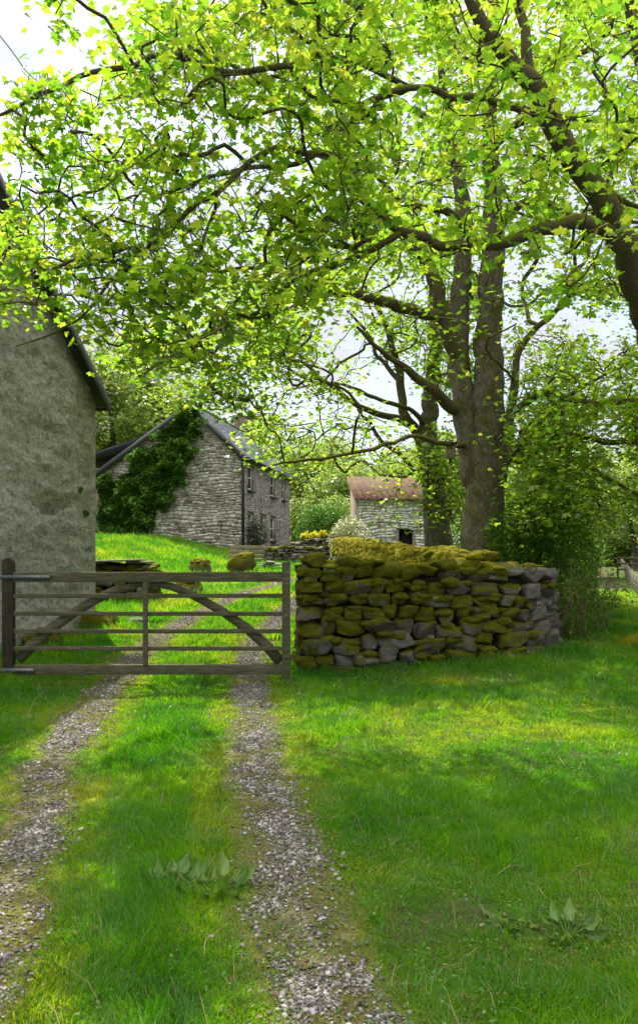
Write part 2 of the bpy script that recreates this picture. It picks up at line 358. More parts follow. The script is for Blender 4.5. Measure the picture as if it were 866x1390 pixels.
# lime-washed rubble render of the barn
m = Mat('barn_render'); n1 = m.noise(1.1, 5, .6); n2 = m.noise(15, 6, .75); n3 = m.noise(70, 5, .7); n4 = m.noise(6.5, 5, .7, (1, 1, 1.8), .3)
sv = m.voro(3.4, 'DISTANCE_TO_EDGE', 'Distance', (1, 1, 2.0)); svc = m.voro(3.4, 'F1', 'Color', (1, 1, 2.0))
bs = m.ramp(n2, [(.28, (.19, .17, .15)), (.5, (.47, .435, .40)), (.72, (.72, .69, .65))])
ex = m.ramp(m.noise(.9, 5, .65), [(.46, 0.0), (.60, 1.0)])
bs = m.mix(m.math('MULTIPLY', ex, m.ramp(m.sep(svc, 0), [(.2, .1), (.9, .75)])), bs, m.ramp(m.sep(svc, 1), [(0, (.17, .12, .10)), (.6, (.27, .23, .20)), (1, (.42, .38, .34))]))
bs = m.mix(m.ramp(n4, [(.50, 0.0), (.66, .65)]), bs, (.115, .10, .075))
bs = m.mix(m.ramp(n1, [(.48, 0.0), (.66, .45)]), bs, (.22, .20, .155))
bs = m.mix(m.ramp(m.noise(34, 5, .75), [(.56, 0.0), (.62, .75)]), bs, (.56, .53, .49))
bs = m.mix(m.ramp(m.noise(17, 5, .7, (1, 1, 1.8)), [(.58, 0.0), (.66, .85)]), bs, (.07, .058, .045))
bs = m.mix(m.ramp(m.noise(3.0, 4, .7, (.5, .5, 5)), [(.62, 0.0), (.67, .6)]), bs, (.09, .075, .06))
bs = m.mix(m.math('MULTIPLY', m.ramp(sv, [(0.0, .75), (.045, 0.0)]), m.math('MULTIPLY', ex, m.ramp(m.noise(5, 3), [(.42, 0.0), (.6, .9)]))), bs, (.05, .042, .035))
M['barn'] = m.pbr(bs, .93, m.bump(n3, .9, .015, m.bump(m.math('MULTIPLY', n2, 1.5), .9, .05)), .15)

def masonry(name, cols, washed, wscale=3.0):
    m = Mat(name); n2 = m.noise(14, 5, .7); n1 = m.noise(wscale, 5, .65)
    b = m.ramp(m.attr('rnd'), cols)
    b = m.mix(m.ramp(n1, [(.40, 0.0), (.58, .75)]), b, m.ramp(n2, [(.3, tuple(c * .65 for c in washed)), (.7, washed)]))
    b = m.mix(m.ramp(n2, [(.5, 0.0), (.75, .6)]), b, (.07, .055, .045))
    return m.pbr(b, .92, m.bump(n2, .8, .03), .15)
M['gable'] = masonry('gable_stone', [(0, (.15, .11, .08)), (.35, (.27, .22, .175)), (.7, (.42, .38, .31)), (1, (.66, .63, .54))], (.60, .57, .48))
M['front'] = masonry('front_stone', [(0, (.17, .12, .125)), (.5, (.30, .235, .25)), (1, (.46, .40, .41))], (.44, .38, .40), 1.2)
M['washed'] = masonry('limewashed_stone', [(0, (.22, .10, .08)), (.3, (.45, .38, .35)), (.6, (.72, .70, .67)), (1, (.80, .79, .76))], (.78, .76, .73), 1.6)
m = Mat('mortar'); M['mortar'] = m.pbr(m.ramp(m.noise(25, 4), [(.3, (.11, .09, .07)), (.7, (.26, .22, .18))]), .95, m.bump(m.noise(40, 4), .6, .02), .1)
m = Mat('slate_roof'); n1 = m.noise(2, 4, .6); rr_ = m.attr('rnd')
M['slate'] = m.pbr(m.mix(m.ramp(n1, [(.5, 0.0), (.7, .3)]), m.ramp(rr_, [(0, (.12, .12, .135)), (1, (.22, .22, .24))]), (.15, .15, .10)), .42, m.bump(m.noise(40, 3), .3, .004), .5)
m = Mat('dark_slate'); M['darkslate'] = m.pbr(m.ramp(m.attr('rnd'), [(0, (.035, .037, .042)), (1, (.085, .088, .095))]), .6, m.bump(m.noise(30, 4), .4, .006), .4)
m = Mat('bargeboard_paint'); M['barge'] = m.pbr(m.ramp(m.noise(8, 4), [(.3, (.03, .032, .036)), (.7, (.065, .067, .072))]), .6, None, .35)
m = Mat('rusty_roof'); n1 = m.noise(1.6, 5, .65); n2 = m.noise(20, 4, .7)
rc = m.ramp(n2, [(.3, (.07, .03, .025)), (.6, (.14, .065, .05)), (.8, (.24, .14, .11))])
M['rust'] = m.pbr(m.mix(m.ramp(n1, [(.46, 0.0), (.60, .8)]), rc, (.13, .12, .04)), .85, m.bump(n2, .5, .02), .2)
m = Mat('cream_paint'); M['cream'] = m.pbr(m.ramp(m.noise(20, 3), [(.3, (.50, .46, .36)), (.7, (.66, .62, .50))]), .6, None, .3)
m = Mat('brown_paint'); M['brown'] = m.pbr(m.ramp(m.noise(12, 4, .6, (1, 1, 6)), [(.3, (.10, .04, .025)), (.7, (.26, .15, .09))]), .7, None, .3)
m = Mat('window_glass'); M['glass'] = m.pbr((.02, .024, .026), .06, None, .8)
m = Mat('dark_opening'); M['dark'] = m.pbr((.008, .008, .009), .9)
m = Mat('chimney_stone'); M['chimney'] = m.pbr(m.ramp(m.noise(8, 4), [(.3, (.09, .065, .055)), (.7, (.20, .16, .14))]), .9, m.bump(m.noise(14, 4), .8, .03), .2)
m = Mat('slab_stone'); M['slab'] = m.pbr(m.ramp(m.noise(9, 5, .7), [(.3, (.11, .095, .08)), (.6, (.26, .23, .19)), (.8, (.38, .34, .28))]), .85, m.bump(m.noise(25, 4), .6, .01), .2)

# ------------------------------------------------------------------ ground
def axis(segs):
    out = []
    for a, b, st in segs: out.append(np.arange(a, b, st))
    out.append([segs[-1][1]]); return np.concatenate(out)
gx = axis([(-600, -100, 50), (-100, -30, 5), (-30, -9, 1), (-9, 11, .14), (11, 30, .8), (30, 100, 5), (100, 600, 50)])
gy = axis([(-60, -6, 6), (-6, 1, .5), (1, 20, .14), (20, 45, .4), (45, 110, 2.5), (110, 900, 40)])
X, Y = np.meshgrid(gx, gy); Z = height(X, Y)
dirt = np.zeros_like(X)
# bare, leafy footpath between the bushes and the wire fence, and worn soil under the trees
pth = np.array([(8, 5.2), (11, 5.4), (13, 5.9), (16, 6.9), (22, 9.0), (30, 11.8), (45, 17), (80, 29)])
pd = np.abs(X - np.interp(Y, pth[:, 0], pth[:, 1])) / (.28 + .006 * Y)
dirt = np.maximum(dirt, (1 - sstep(.5, 1.4, pd + (fbm(P3(X, Y, 2), 2) - .5) * 1.2)) * sstep(9, 13, Y) * .9)
blot = fbm(P3(X * .9 + 7, Y * .9, 5), 3)
dirt = np.maximum(dirt, sstep(.61, .76, blot + .10 * sstep(1.5, 4.5, X) * sstep(11, 7, Y)) * (Y < 13) * (X > .3) * .75)
dirt = np.maximum(dirt, sstep(2.6, 1.2, np.hypot(X - 3.5, Y - 17)) * .9)
mb = MB(); ny, nx = X.shape
i = np.arange(ny - 1)[:, None] * nx; j = np.arange(nx - 1)[None]
mb.add(np.stack([X, Y, Z], -1).reshape(-1, 3), np.stack([i + j, i + j + 1, i + nx + j + 1, i + nx + j], -1).reshape(-1, 4), dirt=dirt.ravel())
struct(mb.build('ground', M['ground'], smooth=True))

mb = MB()
for RT in (RUT_R, RUT_L):
    ys = np.arange(-3, 26.5, .08); us = np.linspace(-1, 1, 11)
    xc = np.interp(ys, RT[:, 0], RT[:, 1]); k = np.array([.25, .5, .25]); xc = np.convolve(np.pad(xc, 8, 'edge'), np.ones(17) / 17, 'valid')
    wdt = .33 + .16 * (fbm(P3(ys * 1.7, xc * 0 + us[0], 4), 3) - .5)
    XX = xc[:, None] + us[None] * wdt[:, None]; YY = ys[:, None] + 0 * us[None]
    ZZ = height(XX, YY) + .006 - .012 * (np.abs(us[None]) > .95)
    i = np.arange(len(ys) - 1)[:, None] * 11; j = np.arange(10)[None]
    mb.add(np.stack([XX, YY, ZZ], -1).reshape(-1, 3), np.stack([i + j, i + j + 1, i + 11 + j + 1, i + 11 + j], -1).reshape(-1, 4), edge=(np.abs(us)[None] + 0 * YY).ravel())
struct(mb.build('track', M['track'], smooth=True))

# gravel: loose chippings
phi = (1 + 5 ** .5) / 2
ico = np.array([(-1, phi, 0), (1, phi, 0), (-1, -phi, 0), (1, -phi, 0), (0, -1, phi), (0, 1, phi), (0, -1, -phi), (0, 1, -phi), (phi, 0, -1), (phi, 0, 1), (-phi, 0, -1), (-phi, 0, 1)]) / 1.9
icf = np.array([(0, 11, 5), (0, 5, 1), (0, 1, 7), (0, 7, 10), (0, 10, 11), (1, 5, 9), (5, 11, 4), (11, 10, 2), (10, 7, 6), (7, 1, 8), (3, 9, 4), (3, 4, 2), (3, 2, 6), (3, 6, 8), (3, 8, 9), (4, 9, 5), (2, 4, 11), (6, 2, 10), (8, 6, 7), (9, 8, 1)])
oct_v = np.array([(1, .1, 0), (.3, .9, .1), (-.8, .5, -.1), (-.7, -.6, .1), (.4, -.9, 0), (.1, 0, .9), (.55, .3, .7), (-.4, .2, .8), (0, 0, -.9)])
oct_f = np.array([(0, 1, 6), (1, 7, 6), (1, 2, 7), (2, 3, 7), (3, 5, 7), (3, 4, 5), (4, 0, 5), (0, 6, 5), (6, 7, 5), (1, 0, 8), (2, 1, 8), (3, 2, 8), (4, 3, 8), (0, 4, 8)])
def rand_rot(N, tilt=.5):
    n = np.stack([rng.normal(0, tilt, N), rng.normal(0, tilt, N), np.ones(N)], -1); n /= np.linalg.norm(n, axis=1)[:, None]
    a = rng.uniform(0, 2 * math.pi, N); y = np.stack([np.cos(a), np.sin(a), np.zeros(N)], -1)
    y -= n * (y * n).sum(1)[:, None]; y /= np.linalg.norm(y, axis=1)[:, None]
    return np.stack([np.cross(y, n), y, n], 1)
N = 200000
gy_ = 1.6 + 23 * rng.random(N) ** 2.1; rt = rng.random(N) < .5
gxx = np.where(rt, np.interp(gy_, RUT_R[:, 0], RUT_R[:, 1]), np.interp(gy_, RUT_L[:, 0], RUT_L[:, 1])) + rng.normal(0, .19, N)
pm = fbm(P3(gxx * 2.6, gy_ * 2.0, 6.3), 4)
keep = (rng.random(N) < rut_mask(gxx, gy_) * (.13 + .87 * sstep(.42, .62, pm + np.where(rt, .07, -.03)))) | (rng.random(N) < .012)
gxx = gxx[keep]; gy_ = gy_[keep]; N = len(gxx)
sz = (rng.lognormal(-5.1, .52, N)) * (1 + gy_ * .02); sz = np.clip(sz, .003, .019)
Mx = rand_rot(N, .35) * sz[:, None, None]; Mx[:, 0] *= rng.uniform(.55, 1.2, N)[:, None]; Mx[:, 2] *= rng.uniform(.2, .6, N)[:, None]; Mx[:, 0] *= 1.1
mb = MB(); mb.inst(oct_v, [oct_f], Mx, np.stack([gxx, gy_, height(gxx, gy_) + .008 + sz * .15], -1), rnd=rng.random(N))
stuff(mb.build('gravel', M['gravel']), 'grey stone chippings lying along the two wheel ruts', 'gravel')

# ------------------------------------------------------------------ grass blades
def in_view(x, y, mx=1.12): return (np.abs(x) < y * .415 * mx + .5)
def blades(N, ymin, ymax, power, hgt, wid, seed, keepf, hvar=.35, lean=.62):
    r = np.random.default_rng(seed)
    y = ymin + (ymax - ymin) * r.random(N) ** power
    x = (r.random(N) * 2 - 1) * (y * .47 + .5)
    k = keepf(x, y, r); x = x[k]; y = y[k]; n = len(x)
    h = hgt(x, y) * r.lognormal(0, hvar, n); wd = wid(x, y) * r.uniform(.7, 1.3, n)
    a = r.uniform(0, 2 * math.pi, n); sx = np.cos(a); sy = np.sin(a)
    b = r.uniform(0, 2 * math.pi, n); ln = np.abs(r.normal(0, lean, n)) * h; tw_ = vnoise(P3(x * 3.2, y * 3.2, 77)) * 12.6; bx = np.cos(b) * ln + .38 * h * np.cos(tw_); by = np.sin(b) * ln + .38 * h * np.sin(tw_)
    z = height(x, y) - .004
    o = np.zeros((n, 5, 3))
    o[:, 0] = np.stack([x - sx * wd, y - sy * wd, z], -1); o[:, 1] = np.stack([x + sx * wd, y + sy * wd, z], -1)
    o[:, 2] = np.stack([x + sx * wd * .8 + bx * .35, y + sy * wd * .8 + by * .35, z + h * .55], -1)
    o[:, 3] = np.stack([x - sx * wd * .8 + bx * .35, y - sy * wd * .8 + by * .35, z + h * .55], -1)
    o[:, 4] = np.stack([x + bx, y + by, z + h * np.clip(1 - .25 * ln / h, .5, 1)], -1)
    return o, x, y, r
def put(mb, o, rnd):
    n = len(o); off = mb.n
    mb.v.append(o.reshape(-1, 3)); mb.n += n * 5; bb = (np.arange(n) * 5)[:, None] + off
    mb.f.setdefault(4, []).append(bb + np.array([[0, 1, 2, 3]])); mb.f.setdefault(3, []).append(bb + np.array([[3, 2, 4]]))
    mb.a.setdefault('rnd', []).append((off, np.repeat(rnd, 5)))
def patch(x, y): return fbm(P3(x * .8, y * .8, 12.5), 3)
def near_struct(x, y):
    d1 = np.abs(y - (11.35 + .16 * x)) + 9 * ((x < -.6) | (x > 4.2)); return d1
def kg(x, y, r):
    m = rut_mask(x, y); b = fbm(P3(x * .9 + 7, y * .9, 5), 3)
    worn = .8 * sstep(.60, .74, b + .10 * sstep(1.5, 4.5, x) * sstep(11, 7, y)) * (x > .3) * (y < 13)
    pdd = np.abs(x - np.interp(y, pth[:, 0], pth[:, 1])) / (.28 + .006 * y)
    worn = np.maximum(worn, (1 - sstep(.5, 1.4, pdd)) * (y > 11) * .9)
    mask = (1 - m) * (1 - .88 * worn)
    return (r.random(len(x)) < mask) & in_view(x, y)
def hg(x, y):
    strip = sstep(.3, .75, rut_dist(x, y)); p = patch(x, y)
    h = (.022 + .045 * sstep(.35, .7, p) * strip) * (.55 + .9 * fbm(P3(x * 7, y * 7, 3), 2))
    mid = (x < np.interp(y, RUT_R[:, 0], RUT_R[:, 1])) & (x > np.interp(y, RUT_L[:, 0], RUT_L[:, 1]))
    h = h + .030 * mid * strip * (.3 + 1.4 * vnoise(P3(x * 5, y * 4, 31)))
    h = h + .09 * sstep(.9, .1, near_struct(x, y)) + .06 * sstep(12.5, 16, y) * strip + .05 * sstep(-3.3, -4.0, x) * strip
    return h
def wg(x, y): return np.maximum(.0018, y * .00048)
mb = MB()
for (N, a, b, pw, sd) in ((520000, 2.0, 9.5, 1.15, 1), (330000, 9.5, 20, 1.1, 2), (260000, 20, 42, 1.0, 3)):
    o, x, y, r = blades(N, a, b, pw, hg, wg, sd, kg)
    rnd = np.clip(.42 + (fbm(P3(x * 1.1, y * 1.1, 30), 4) - .5) * 1.8 + r.normal(0, .13, len(x)) + .30 * sstep(.62, .3, rut_dist(x, y)) + .08 * (x > .4) - .16 * ((rut_dist(x, y) > .5) & (x < -.4) & (y < 11)), 0, 1)
    put(mb, o, rnd)
o, x, y, r = blades(380000, 2.0, 12, 1.3, lambda x, y: .016 + .016 * vnoise(P3(x * 6, y * 6, 5)), lambda x, y: np.maximum(.0022, y * .0006), 17, kg, .3, .9)
put(mb, o, np.clip(.62 + (fbm(P3(x * 2.2, y * 2.2, 60), 3) - .5) * 1.6 + r.normal(0, .15, len(x)), 0, 1))
stuff(mb.build('grass', M['grass']), 'green grass verges and centre strip of the track and the sunny bank behind the gate', 'grass')
mb = MB()
o, x, y, r = blades(24000, 2.0, 16, 1.3, lambda x, y: .05 + 0 * x, lambda x, y: np.maximum(.0014, y * .0004), 71, kg, .5, 1.1)
put(mb, o, np.clip(r.normal(.75, .25, len(x)), 0, 1))
stuff(mb.build('dry_grass', M['dead']), 'scattered straw-coloured dead grass blades in the turf', 'dry grass')
# mossy low growth creeping over the ruts and worn turf
def kr(x, y, r):
    m = rut_mask(x, y); p = fbm(P3(x * 2.6, y * 2.0, 6.3), 4) + (x < np.interp(y, RUT_R[:, 0], RUT_R[:, 1]) - .8) * -.05; b = fbm(P3(x * 1.3, y * 1.3, 44), 3)
    return (r.random(len(x)) < np.maximum(m * sstep(.62, .42, p) * .95, sstep(.50, .66, b) * .8 * (x > -.1) + .25 * (rut_dist(x, y) < .55))) & in_view(x, y)
mb = MB()
o, x, y, r = blades(560000, 2.0, 14, 1.5, lambda x, y: .010 + .012 * vnoise(P3(x * 9, y * 9, 2)), lambda x, y: np.maximum(.0026, y * .0006), 8, kr, .4, .8)
put(mb, o, np.clip(r.normal(.42, .18, len(x)) + (fbm(P3(x * 4, y * 4, 9), 2) - .5) * 1.2, 0, 1))
stuff(mb.build('ground_moss', M['grass_dry']), 'yellow green moss and seedlings creeping across the gravel ruts', 'moss')
# scraps of dead leaf and twig
N = 2600; ly = 2.2 + 14 * rng.random(N) ** 1.3; lx = (rng.random(N) * 2 - 1) * ly * .45
sc_ = np.array([(-.5, -.2, 0), (.5, -.3, .1), (.6, .3, 0), (-.4, .3, .15)])
Mx = rand_rot(N, .5) * rng.uniform(.006, .020, N)[:, None, None]; Mx[:, 0] *= rng.uniform(.6, 1.6, N)[:, None]
mb = MB(); mb.inst(sc_, [np.array([(0, 1, 2, 3)])], Mx, np.stack([lx, ly, height(lx, ly) + .02], -1), rnd=rng.random(N))
stuff(mb.build('leaf_litter', M['dead']), 'scraps of brown dead leaf scattered over turf and gravel', 'leaf litter')

N = 26000; ly = 2.0 + 12 * rng.random(N) ** 1.4; lx = (rng.random(N) * 2 - 1) * (ly * .45 + .3); kk = fbm(P3(lx * 1.7, ly * 1.7, 88), 3) > .47; lx = lx[kk]; ly = ly[kk]; N = len(lx)
sd = np.array([(0, 0, 0), (.42, .35, .12), (.40, .8, .10), (0, 1, 0), (-.40, .8, .10), (-.42, .35, .12)])
mb = MB(); mb.inst(sd, [np.array([(0, 1, 2, 3)]), np.array([(0, 3, 4, 5)])] if False else [np.array([(0, 1, 2, 3), (0, 3, 4, 5)])], rand_rot(N, .45) * rng.uniform(.006, .019, N)[:, None, None], np.stack([lx, ly, height(lx, ly) + rng.uniform(.012, .04, N)], -1), rnd=np.clip(rng.normal(.5, .25, N), 0, 1))
stuff(mb.build('ground_weeds', M['leaf_shrub']), 'clover-like seedlings and small broad leaves growing through the turf', 'weeds')

# ------------------------------------------------------------------ drystone walls
def cube_grid(n=5):
    vs = {}; fs = []
    def vid(p):
        k = tuple(np.round(p, 5)); 
        if k not in vs: vs[k] = len(vs)
        return vs[k]
    g = np.linspace(-1, 1, n)
    for ax in range(3):
        for sg in (-1, 1):
            for a in range(n - 1):
                for b in range(n - 1):
                    q = []
                    for (da, db) in ((0, 0), (1, 0), (1, 1), (0, 1)):
                        p = np.zeros(3); p[ax] = sg; p[(ax + 1) % 3] = g[a + da]; p[(ax + 2) % 3] = g[b + db]; q.append(vid(p))
                    fs.append(q if sg > 0 else q[::-1])
    return np.array(list(vs.keys())), np.array(fs)
CUB, CUF = cube_grid(9)
_l = np.linalg.norm(CUB, axis=1)[:, None]
def stone(mb, c, size, ax, rnd, moss, rough=.22, rnd_k=.52):
    k = max(.06, rnd_k + rng.uniform(-.14, .12))
    p = CUB * (1 - k) + CUB / _l * 1.22 * k
    seed = rng.uniform(0, 99, 3)
    p = p * (1 + (fbm(p * .8 + seed, 2)[:, None] - .5) * rough * 3)
    p = p + (fbm(p * 2.6 + seed, 2)[:, None] - .5) * rough * .8 * CUB
    p = p + (fbm(p * 6.5 + seed, 2)[:, None] - .5) * .10 * CUB
    sh = rng.normal(0, .13, (3, 3)); p = p + p @ (sh - np.diag(np.diag(sh)))
    for _ in range(3):                           # split faces
        n_ = rng.normal(0, 1, 3); n_ /= np.linalg.norm(n_); dd_ = p @ n_ - rng.uniform(.80, 1.08); p = p - np.clip(dd_, 0, 9)[:, None] * n_ * .9
    p = p * .5 * np.asarray(size)
    mb.add(p @ np.asarray(ax) + np.asarray(c), CUF, rnd=rnd, moss=moss)
TU, TUF = cube_grid(5); TU = TU / np.linalg.norm(TU, axis=1)[:, None]
def polyline(pts, n=200):
    pts = np.asarray(pts, float); s = np.r_[0, np.cumsum(np.linalg.norm(np.diff(pts, axis=0), axis=1))]
    return s[-1], lambda q: np.array([np.interp(q, s, pts[:, 0]), np.interp(q, s, pts[:, 1])])
def frame_at(fn, q, L_):
    a = fn(max(0, q - .05)); b = fn(min(L_, q + .05)); t = (b - a) / np.linalg.norm(b - a)
    return np.array([t[0], t[1], 0]), np.array([t[1], -t[0], 0])   # along, outward on the right hand side
def fuzz(mb, n, t, name='moss_fuzz', mat='moss_hair', ln=(.010, .024), thr=.30):
    V = np.vstack(mb.v); Fq = np.vstack(mb.f[4]); mo = np.zeros(len(V)) + 1.
    for o, val in mb.a.get('moss', []): mo[o:o + len(val)] = val
    a, b, c, d = V[Fq[:, 0]], V[Fq[:, 1]], V[Fq[:, 2]], V[Fq[:, 3]]; nr = np.cross(c - a, d - b); ar = np.linalg.norm(nr, axis=1); nr = nr / (ar[:, None] + 1e-12)
    wgt = ar * (mo[Fq[:, 0]] > thr) * (nr[:, 2] > -.45); r = np.random.default_rng(len(V)); pk = r.choice(len(Fq), n, p=wgt / wgt.sum())
    u = r.random((n, 1)); v = r.random((n, 1)); P = (a[pk] * (1 - u) + b[pk] * u) * (1 - v) + (d[pk] * (1 - u) + c[pk] * u) * v; N_ = nr[pk]
    cl = fbm(P * 9, 2); k = cl + .18 * N_[:, 2] > .42; P = P[k]; N_ = N_[k]; n = len(P)
    y = N_ + r.normal(0, .45, (n, 3)); y /= np.linalg.norm(y, axis=1)[:, None]; y = y * r.uniform(*ln, (n, 1)); x = np.cross(y, r.normal(0, 1, (n, 3))); x = x / np.linalg.norm(x, axis=1)[:, None] * .0045
    m2 = MB(); m2.inst(np.array([(-1, 0, 0), (1, 0, 0), (0, 1, 0)]), [np.array([(0, 1, 2)])], np.stack([x, y, np.cross(x, y)], 1), P, rnd=np.clip(.45 + (fbm(P * 3.3, 3) - .5) * 1.7 + r.normal(0, .12, n), 0, 1)); m2.build(name, M[mat], t)
def drystone(name, label, pts, top, thick, mossf, wr=(.17, .46), hr=(.13, .25), batter=.10, mat='drystone', group=None, both=True, ends=True, cat='stone wall', cope=.17, fuzzn=0):
    L_, fn = polyline(pts); c0 = fn(L_ / 2); z0 = float(height(c0[0], c0[1]))
    t = thing(name, label, cat, (c0[0], c0[1], z0), group=group); t_caps = caps = []
    mb = MB()
    zb0 = min(float(height(*fn(q))) for q in np.linspace(0, L_, 9)) - .12
    ztop = max(top(q) for q in np.linspace(0, L_, 40))
    z = zb0
    while z < ztop - .06:
        h = rng.uniform(*hr)
        for side in ((1, -1) if both else (1,)):
            q = rng.uniform(-.15, 0)
            while q < L_:
                wd = rng.uniform(*wr) * (1.15 if z < zb0 + .4 else 1); qc = min(max(q + wd / 2, 0.03), L_ - .03)
                tp = top(qc)
                if z + h * .45 < tp - cope * .6:
                    al, ou = frame_at(fn, qc, L_); p = fn(qc)
                    hh = h * rng.uniform(.88, 1.12); 
                    off = side * (thick / 2 - .13 + batter * (tp - z) + rng.normal(0, .022))
                    mo = mossf(qc / L_, (z - zb0) / max(tp - zb0, .1)) + rng.normal(0, .12)
                    dz = rng.normal(0, .012) + (vnoise(np.array([qc * 1.6, z * 1.2, side * 5.])) - .5) * .16; caps.append((p[0] + ou[0] * off, p[1] + ou[1] * off, z + h / 2 + dz, wd, hh, mo, al, ou, side))
                    stone(mb, (p[0] + ou[0] * off, p[1] + ou[1] * off, z + h / 2 + dz), (wd * 1.0, .32, hh * .99), (al, ou, (0, 0, 1)), rng.random(), mo, rnd_k=(.32 if mo > .3 else .2))
                q += wd
            for _ in range(int(L_ * 3)):             # small packing stones in the joints
                qc = rng.uniform(.05, L_ - .05); tp = top(qc)
                if z + h < tp - cope * .5:
                    al, ou = frame_at(fn, qc, L_); p = fn(qc); off = side * (thick / 2 - .105 + batter * (tp - z) + rng.normal(0, .012)); s_ = rng.uniform(.06, .13)
                    stone(mb, (p[0] + ou[0] * off, p[1] + ou[1] * off, z + rng.normal(0, .05)), (s_ * 1.5, .2, s_ * .75), (al, ou, (0, 0, 1)), rng.random(), mossf(qc / L_, .5) + rng.normal(0, .12), rnd_k=.25)
        if ends:
            for q_, sg in ((0.02, -1), (L_ - .02, 1)):
                al, ou = frame_at(fn, q_, L_); p = fn(q_)
                if z + h < top(q_):
                    for off in (-.15, .15):
                        stone(mb, (p[0] + ou[0] * off, p[1] + ou[1] * off, z + h / 2), (.26, thick * .55, h * 1.02), (al, ou, (0, 0, 1)), rng.random(), mossf(q_ / L_, .5))
        z += h
    q = 0
    while q < L_:                                # cope stones
        wd = rng.uniform(wr[0] * .9, wr[1] * .85); qc = min(q + wd / 2, L_ - .02); al, ou = frame_at(fn, qc, L_); p = fn(qc)
        ch = cope * rng.uniform(.8, 1.25)
        for off in (-.16, .16):
            stone(mb, (p[0] + ou[0] * off, p[1] + ou[1] * off, top(qc) - cope / 2 + rng.normal(0, .025)), (wd * 1.05, thick * .62, ch), (al, ou, (0, 0, 1)), rng.random(), mossf(qc / L_, 1) + rng.normal(0, .08), rnd_k=.55)
        q += wd * .95
    mb.build('stonework', M[mat], t, smooth=True)
    if fuzzn: fuzz(mb, fuzzn, t)
    core = MB(); ns = max(3, int(L_ / .5))
    qs = np.linspace(.06, L_ - .06, ns)
    for a_, b_ in zip(qs[:-1], qs[1:]):
        p, q = fn(a_), fn(b_); tp = min(top(a_), top(b_)) - cope * .9
        core.beam((p[0], p[1], (zb0 + tp) / 2), (q[0], q[1], (zb0 + tp) / 2), thick * .62 + batter * .9, tp - zb0)
    core.build('rubble_core', M['core'], t)
    cm = MB()
    for (x_, y_, z_, wd, hh, mo, al, ou, side) in caps:
        if mo < .34 or rng.random() > .6: continue
        for _ in range(1 + int(wd / .16)):
            s_ = rng.uniform(.045, .10); pt = TU * (1 + (fbm(TU * 2.2 + rng.uniform(0, 50, 3), 3)[:, None] - .5) * .9) * np.array([s_ * 1.5, s_ * .75, s_ * rng.uniform(.45, .9)])
            oo = side * (.125 + rng.normal(0, .012)); aa = rng.uniform(-.42, .42) * wd
            cm.add(pt @ np.array([al, ou, (0, 0, 1)]) + np.array([x_ + ou[0] * oo + al[0] * aa, y_ + ou[1] * oo + al[1] * aa, z_ + hh * rng.uniform(.1, .42)]), TUF)
    if cm.n > 98 * 60: cm.build('moss', M['moss_dark'], t, smooth=True)
    return t, fn, L_, top
def lumps(t, fn, L_, top, n, mossf, thick, size=(.05, .13), drape=.0, side=0, fz=30000):
    mb = MB()
    for _ in range(n):
        q = rng.uniform(0.02, L_ - .02)
        if rng.random() > mossf(q / L_): continue
        al, ou = frame_at(fn, q, L_); p = fn(q); off = rng.uniform(-1, 1) * thick * .52; s = rng.uniform(*size)
        dz = -abs(off / thick) ** 2 * .16
        sc3 = np.array([s * rng.uniform(.8, 1.5), s * rng.uniform(.8, 1.3), s * rng.uniform(.35, .6)])
        if drape and rng.random() < drape:
            off = (side or 1) * (thick * .5 + .07); dz = -rng.uniform(.02, .42); sc3 = np.array([s * rng.uniform(.9, 1.4), s * .5, s * rng.uniform(.45, .8)])
            off += -dz * .10 * (side or 1)
        pt = TU * (1 + (fbm(TU * 1.8 + rng.uniform(0, 50, 3), 2)[:, None] - .5) * .8) * sc3
        mb.add(pt @ np.array([al, ou, (0, 0, 1)]) + np.array([p[0] + ou[0] * off, p[1] + ou[1] * off, top(q) + dz + rng.normal(0, .01)]), TUF, rnd=rng.random())
    if mb.n:
        mb.build('moss_cushions', M['moss'], t, smooth=True); fuzz(mb, fz, t, 'moss_tips', 'moss_hair_lit', (.005, .012))

def topA(q):
    return 1.555 + .05 * math.sin(q * 3.1) + .035 * math.sin(q * 7.7 + 1) - .04 * sstep(.8, 2.2, q) * sstep(3.0, 2.2, q) - .05 * sstep(2.4, 3.2, q) - .34 * sstep(3.7, 4.9, q) + .05 * math.sin(q * 13)
WA = [(-.22, 11.55), (1.2, 11.62), (2.7, 11.95), (3.35, 12.35), (3.62, 13.0), (3.45, 13.6)]
t, fn, L_, tp = drystone('drystone_wall', 'waist-high mossy dry stone wall beside the gate, its right end of bare grey stones', WA, topA, .56, hr=(.17, .27), wr=(.20, .46), fuzzn=190000, mossf=lambda u, v: .48 - .30 * sstep(.50, .80, u) + .12 * v * (u < .6) + (-.02 if v < .25 else 0), both=True)
lumps(t, fn, L_, tp, 150, lambda u: .95 - .8 * float(sstep(.55, .8, u)), .56, (.05, .12))
WB = [(.85, 24.0), (1.25, 20.8), (1.75, 17.8), (2.55, 14.6), (2.9, 13.7)]
def topB(q): return 2.07 - .38 * float(sstep(0, 10.3, q)) + .03 * math.sin(q * 2.3)
t, fn, L_, tp = drystone('drystone_wall', 'long wall thickly draped in yellow green moss running back behind the front wall', WB, topB, .55,
    lambda u, v: .62 + .1 * v, batter=.06)
lumps(t, fn, L_, tp, 1100, lambda u: 1.0, .60, (.07, .17), .60, 1, 130000)
WC = [(-1.95, 30.2), (-.4, 30.0), (1.1, 29.7)]
t, fn, L_, tp = drystone('garden_wall', 'low grey garden wall with a mossy top beside the wooden planks', WC, lambda q: 1.93 + .02 * math.sin(q * 3), .45,
    lambda u, v: .12 + .45 * (v > .95), wr=(.16, .34), hr=(.08, .14), cope=.10)
WD = [(-1.1, 33.5), (.2, 32.2), (1.6, 31.8)]
